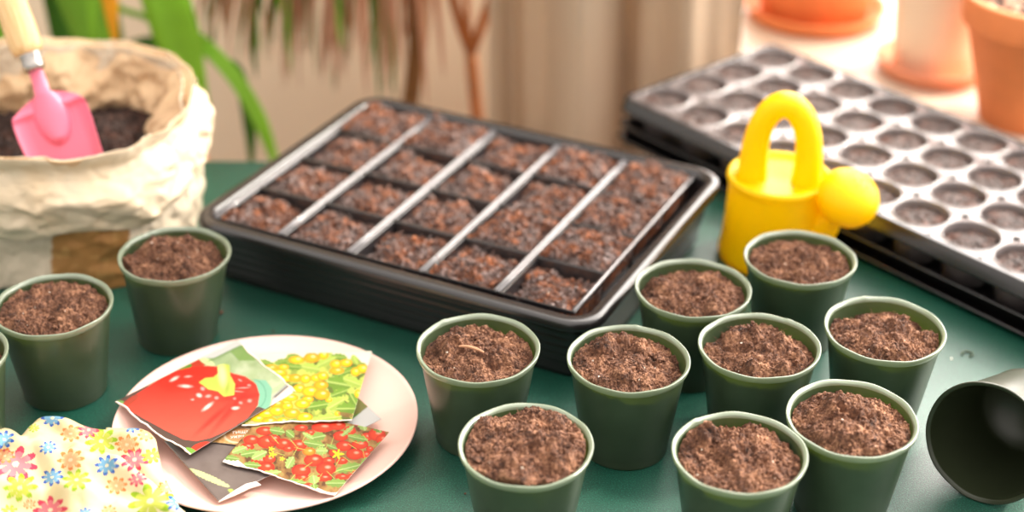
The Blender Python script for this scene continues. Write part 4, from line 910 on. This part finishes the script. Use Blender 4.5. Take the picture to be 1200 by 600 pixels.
ribbon([(-.46, 1.75, .0), bk(150, 70, 1.76), bk(165, 40, 1.76), bk(188, 48, 1.76), bk(205, 62, 1.76)], .008, M['leafd'], p1)
ribbon([bk(205, 25, 1.7), bk(245, 55, 1.68), bk(280, 82, 1.66), bk(305, 125, 1.66), bk(322, 185, 1.66), bk(326, 205, 1.66)], .0085, M['leaf2'], p1)
ribbon([bk(272, 70, 1.68), bk(286, 95, 1.68), bk(297, 140, 1.68), bk(294, 205, 1.68)], .0072, M['leafd'], p1)
# 2: palm with thin green and dry strands in the middle
p2 = thing('potted_palm', 'thin leaved palm with drooping green and dry brown strands behind the seed tray', 'plant', (0, 0, 0))
plantpot(p2, -.19, 1.85, -.345, .09, .12)
mb = MB(); P = [bk(497, 190, 1.79), bk(492, 130, 1.79), bk(489, 60, 1.79), bk(492, -20, 1.79), bk(488, -120, 1.79)]; P[0] = (-.16, 1.84, -.24)
tube(mb, bez(P, 16), .0105, 12); mb.build('trunk', M['stemb'], p2, True)
g = random.Random(4)
crown = bk(470, -150, 1.78)
for k in range(70):
    u1 = 235+k*3.7+g.uniform(-8, 8); v1 = g.uniform(50, 110) if u1 > 330 else g.uniform(20, 75); yy = 1.70+g.uniform(0, .14)
    mt = M['leafb'] if g.random() < (.8 if u1 > 340 else .6) else M['leafd']
    ribbon([crown, bk((470+u1)/2, -210, yy), bk(u1-g.uniform(-25, 30), -80, yy), bk(u1-g.uniform(-20, 14), -10, yy), bk(u1, v1, yy)], g.uniform(.0018, .0042), mt, p2)
for u1, v1, w, mt in ((300, 92, .009, 'leafd'), (303, 60, .006, 'leaf'), (337, 42, .012, 'leaf2'), (341, 88, .005, 'leaf'), (400, 60, .005, 'leaf'), (463, 118, .006, 'leafd'), (500, 128, .005, 'leafb'), (395, 105, .006, 'leafb'), (430, 112, .006, 'leafb'), (445, 125, .005, 'leafd'), (520, 90, .005, 'leafb')):
    ribbon([crown, bk((470+u1)/2, -210, 1.73), bk(u1-22, -90, 1.73), bk(u1-8, -20, 1.73), bk(u1, v1, 1.73)], w, M[mt], p2)
# 3: forked reddish stems
p3 = thing('potted_shrub', 'bare shrub with reddish forked stems in a terracotta pot left of the curtain', 'plant', (0, 0, 0))
plantpot(p3, -.035, 1.85, -.345, .055, .175)
base3 = (-.037, 1.84, -.14); fk = bk(552, 62, 1.84)
mb = MB(); tube(mb, bez([base3, bk(556, 110, 1.84), fk], 8), .0075, 10); mb.build('stem', M['stemr'], p3, True)
for tgt, w in (((527, -20), .0065), ((582, -20), .0065), ((545, -60), .004)):
    mb = MB(); tube(mb, bez([fk, bk((552+tgt[0])/2-2, 30, 1.84), bk(*tgt, 1.84)], 10), w, 8); mb.build('branch', M['stemr'], p3, True)

# ---------------------------------------------------------------- crumbs and scraps on the table
def crumb(u, v, size, label, seed, mat=None, name='soil_crumb', cat='soil crumb'):
    g = np.random.default_rng(seed); p = back(u, v, 0); V = IV*size*g.uniform(.75, 1.2, (12, 1))*np.array([1.4, .9, .55]); V[:, 2] -= V[:, 2].min()
    o = mesh(name, V, IF, mat or M['soil'], None, False); o.location = (p[0], p[1], 0); o.rotation_euler[2] = g.uniform(0, 3)
    sb = o.modifiers.new('s', 'SUBSURF'); sb.levels = sb.render_levels = 1
    return tag(o, label, cat)
crumb(258, 368, .0034, 'brown soil crumb on the table under the corner of the large seed tray', 1)
crumb(320, 389, .0015, 'tiny soil crumb on the green table just above the pink plate', 2)
crumb(545, 579, .0012, 'tiny soil crumb on the table left of the heaped pot', 3)
crumb(845, 233, .0022, 'soil crumb on the table between the large seed tray and the watering can', 4)
crumb(1115, 421, .0013, 'white perlite grain on the table right of the upright pots', 5, M['perlite'], 'perlite_grain', 'perlite grain')
mb = MB(); P = [tuple(back(u, v, .0012)) for u, v in ((1127, 416), (1128, 412.5), (1133, 411.5), (1139, 413), (1140, 416), (1136, 418))]
tube(mb, P, .0007, 6); o = mb.build('plastic_scrap', M['pot'], None, True); tag(o, 'tiny curl of green plastic on the table above the tipped over pot', 'plastic scrap')

# ---------------------------------------------------------------- light
w = bpy.data.worlds.new('sky'); bpy.context.scene.world = w; w.use_nodes = True; t = w.node_tree; bg = t.nodes['Background']
c = t.nodes.new('ShaderNodeTexCoord'); sep = t.nodes.new('ShaderNodeSeparateXYZ'); t.links.new(c.outputs['Generated'], sep.inputs[0])
dot = t.nodes.new('ShaderNodeVectorMath'); dot.operation = 'DOT_PRODUCT'; dot.inputs[1].default_value = (.50, .76, .42); t.links.new(c.outputs['Generated'], dot.inputs[0])
mr = t.nodes.new('ShaderNodeMapRange'); mr.inputs['From Min'].default_value = .35; mr.inputs['From Max'].default_value = 1.; mr.inputs['To Min'].default_value = .55; mr.inputs['To Max'].default_value = 9; mr.interpolation_type = 'SMOOTHSTEP'
t.links.new(dot.outputs['Value'], mr.inputs['Value'])
mr2 = t.nodes.new('ShaderNodeMapRange'); mr2.inputs['From Min'].default_value = -.1; mr2.inputs['From Max'].default_value = .9; mr2.inputs['To Min'].default_value = .0; mr2.inputs['To Max'].default_value = 1.0
t.links.new(sep.outputs['Z'], mr2.inputs['Value']); ad = t.nodes.new('ShaderNodeMath'); ad.operation = 'ADD'
t.links.new(mr.outputs['Result'], ad.inputs[0]); t.links.new(mr2.outputs['Result'], ad.inputs[1]); t.links.new(ad.outputs[0], bg.inputs['Strength'])
bg.inputs['Color'].default_value = (1, .93, .86, 1)
sun = bpy.data.lights.new('sun', 'SUN'); sun.energy = 4.2; sun.angle = math.radians(4); sun.color = (1, .92, .80)
so_ = bpy.data.objects.new('sun', sun); COL.objects.link(so_); so_.rotation_euler = Vector((.80, .40, .72)).to_track_quat('Z', 'Y').to_euler()
sc = bpy.context.scene
sc.view_settings.view_transform = 'Standard'; sc.view_settings.look = 'None'; sc.view_settings.gamma = 1; sc.view_settings.use_curve_mapping = False
sc.view_settings.exposure = .4
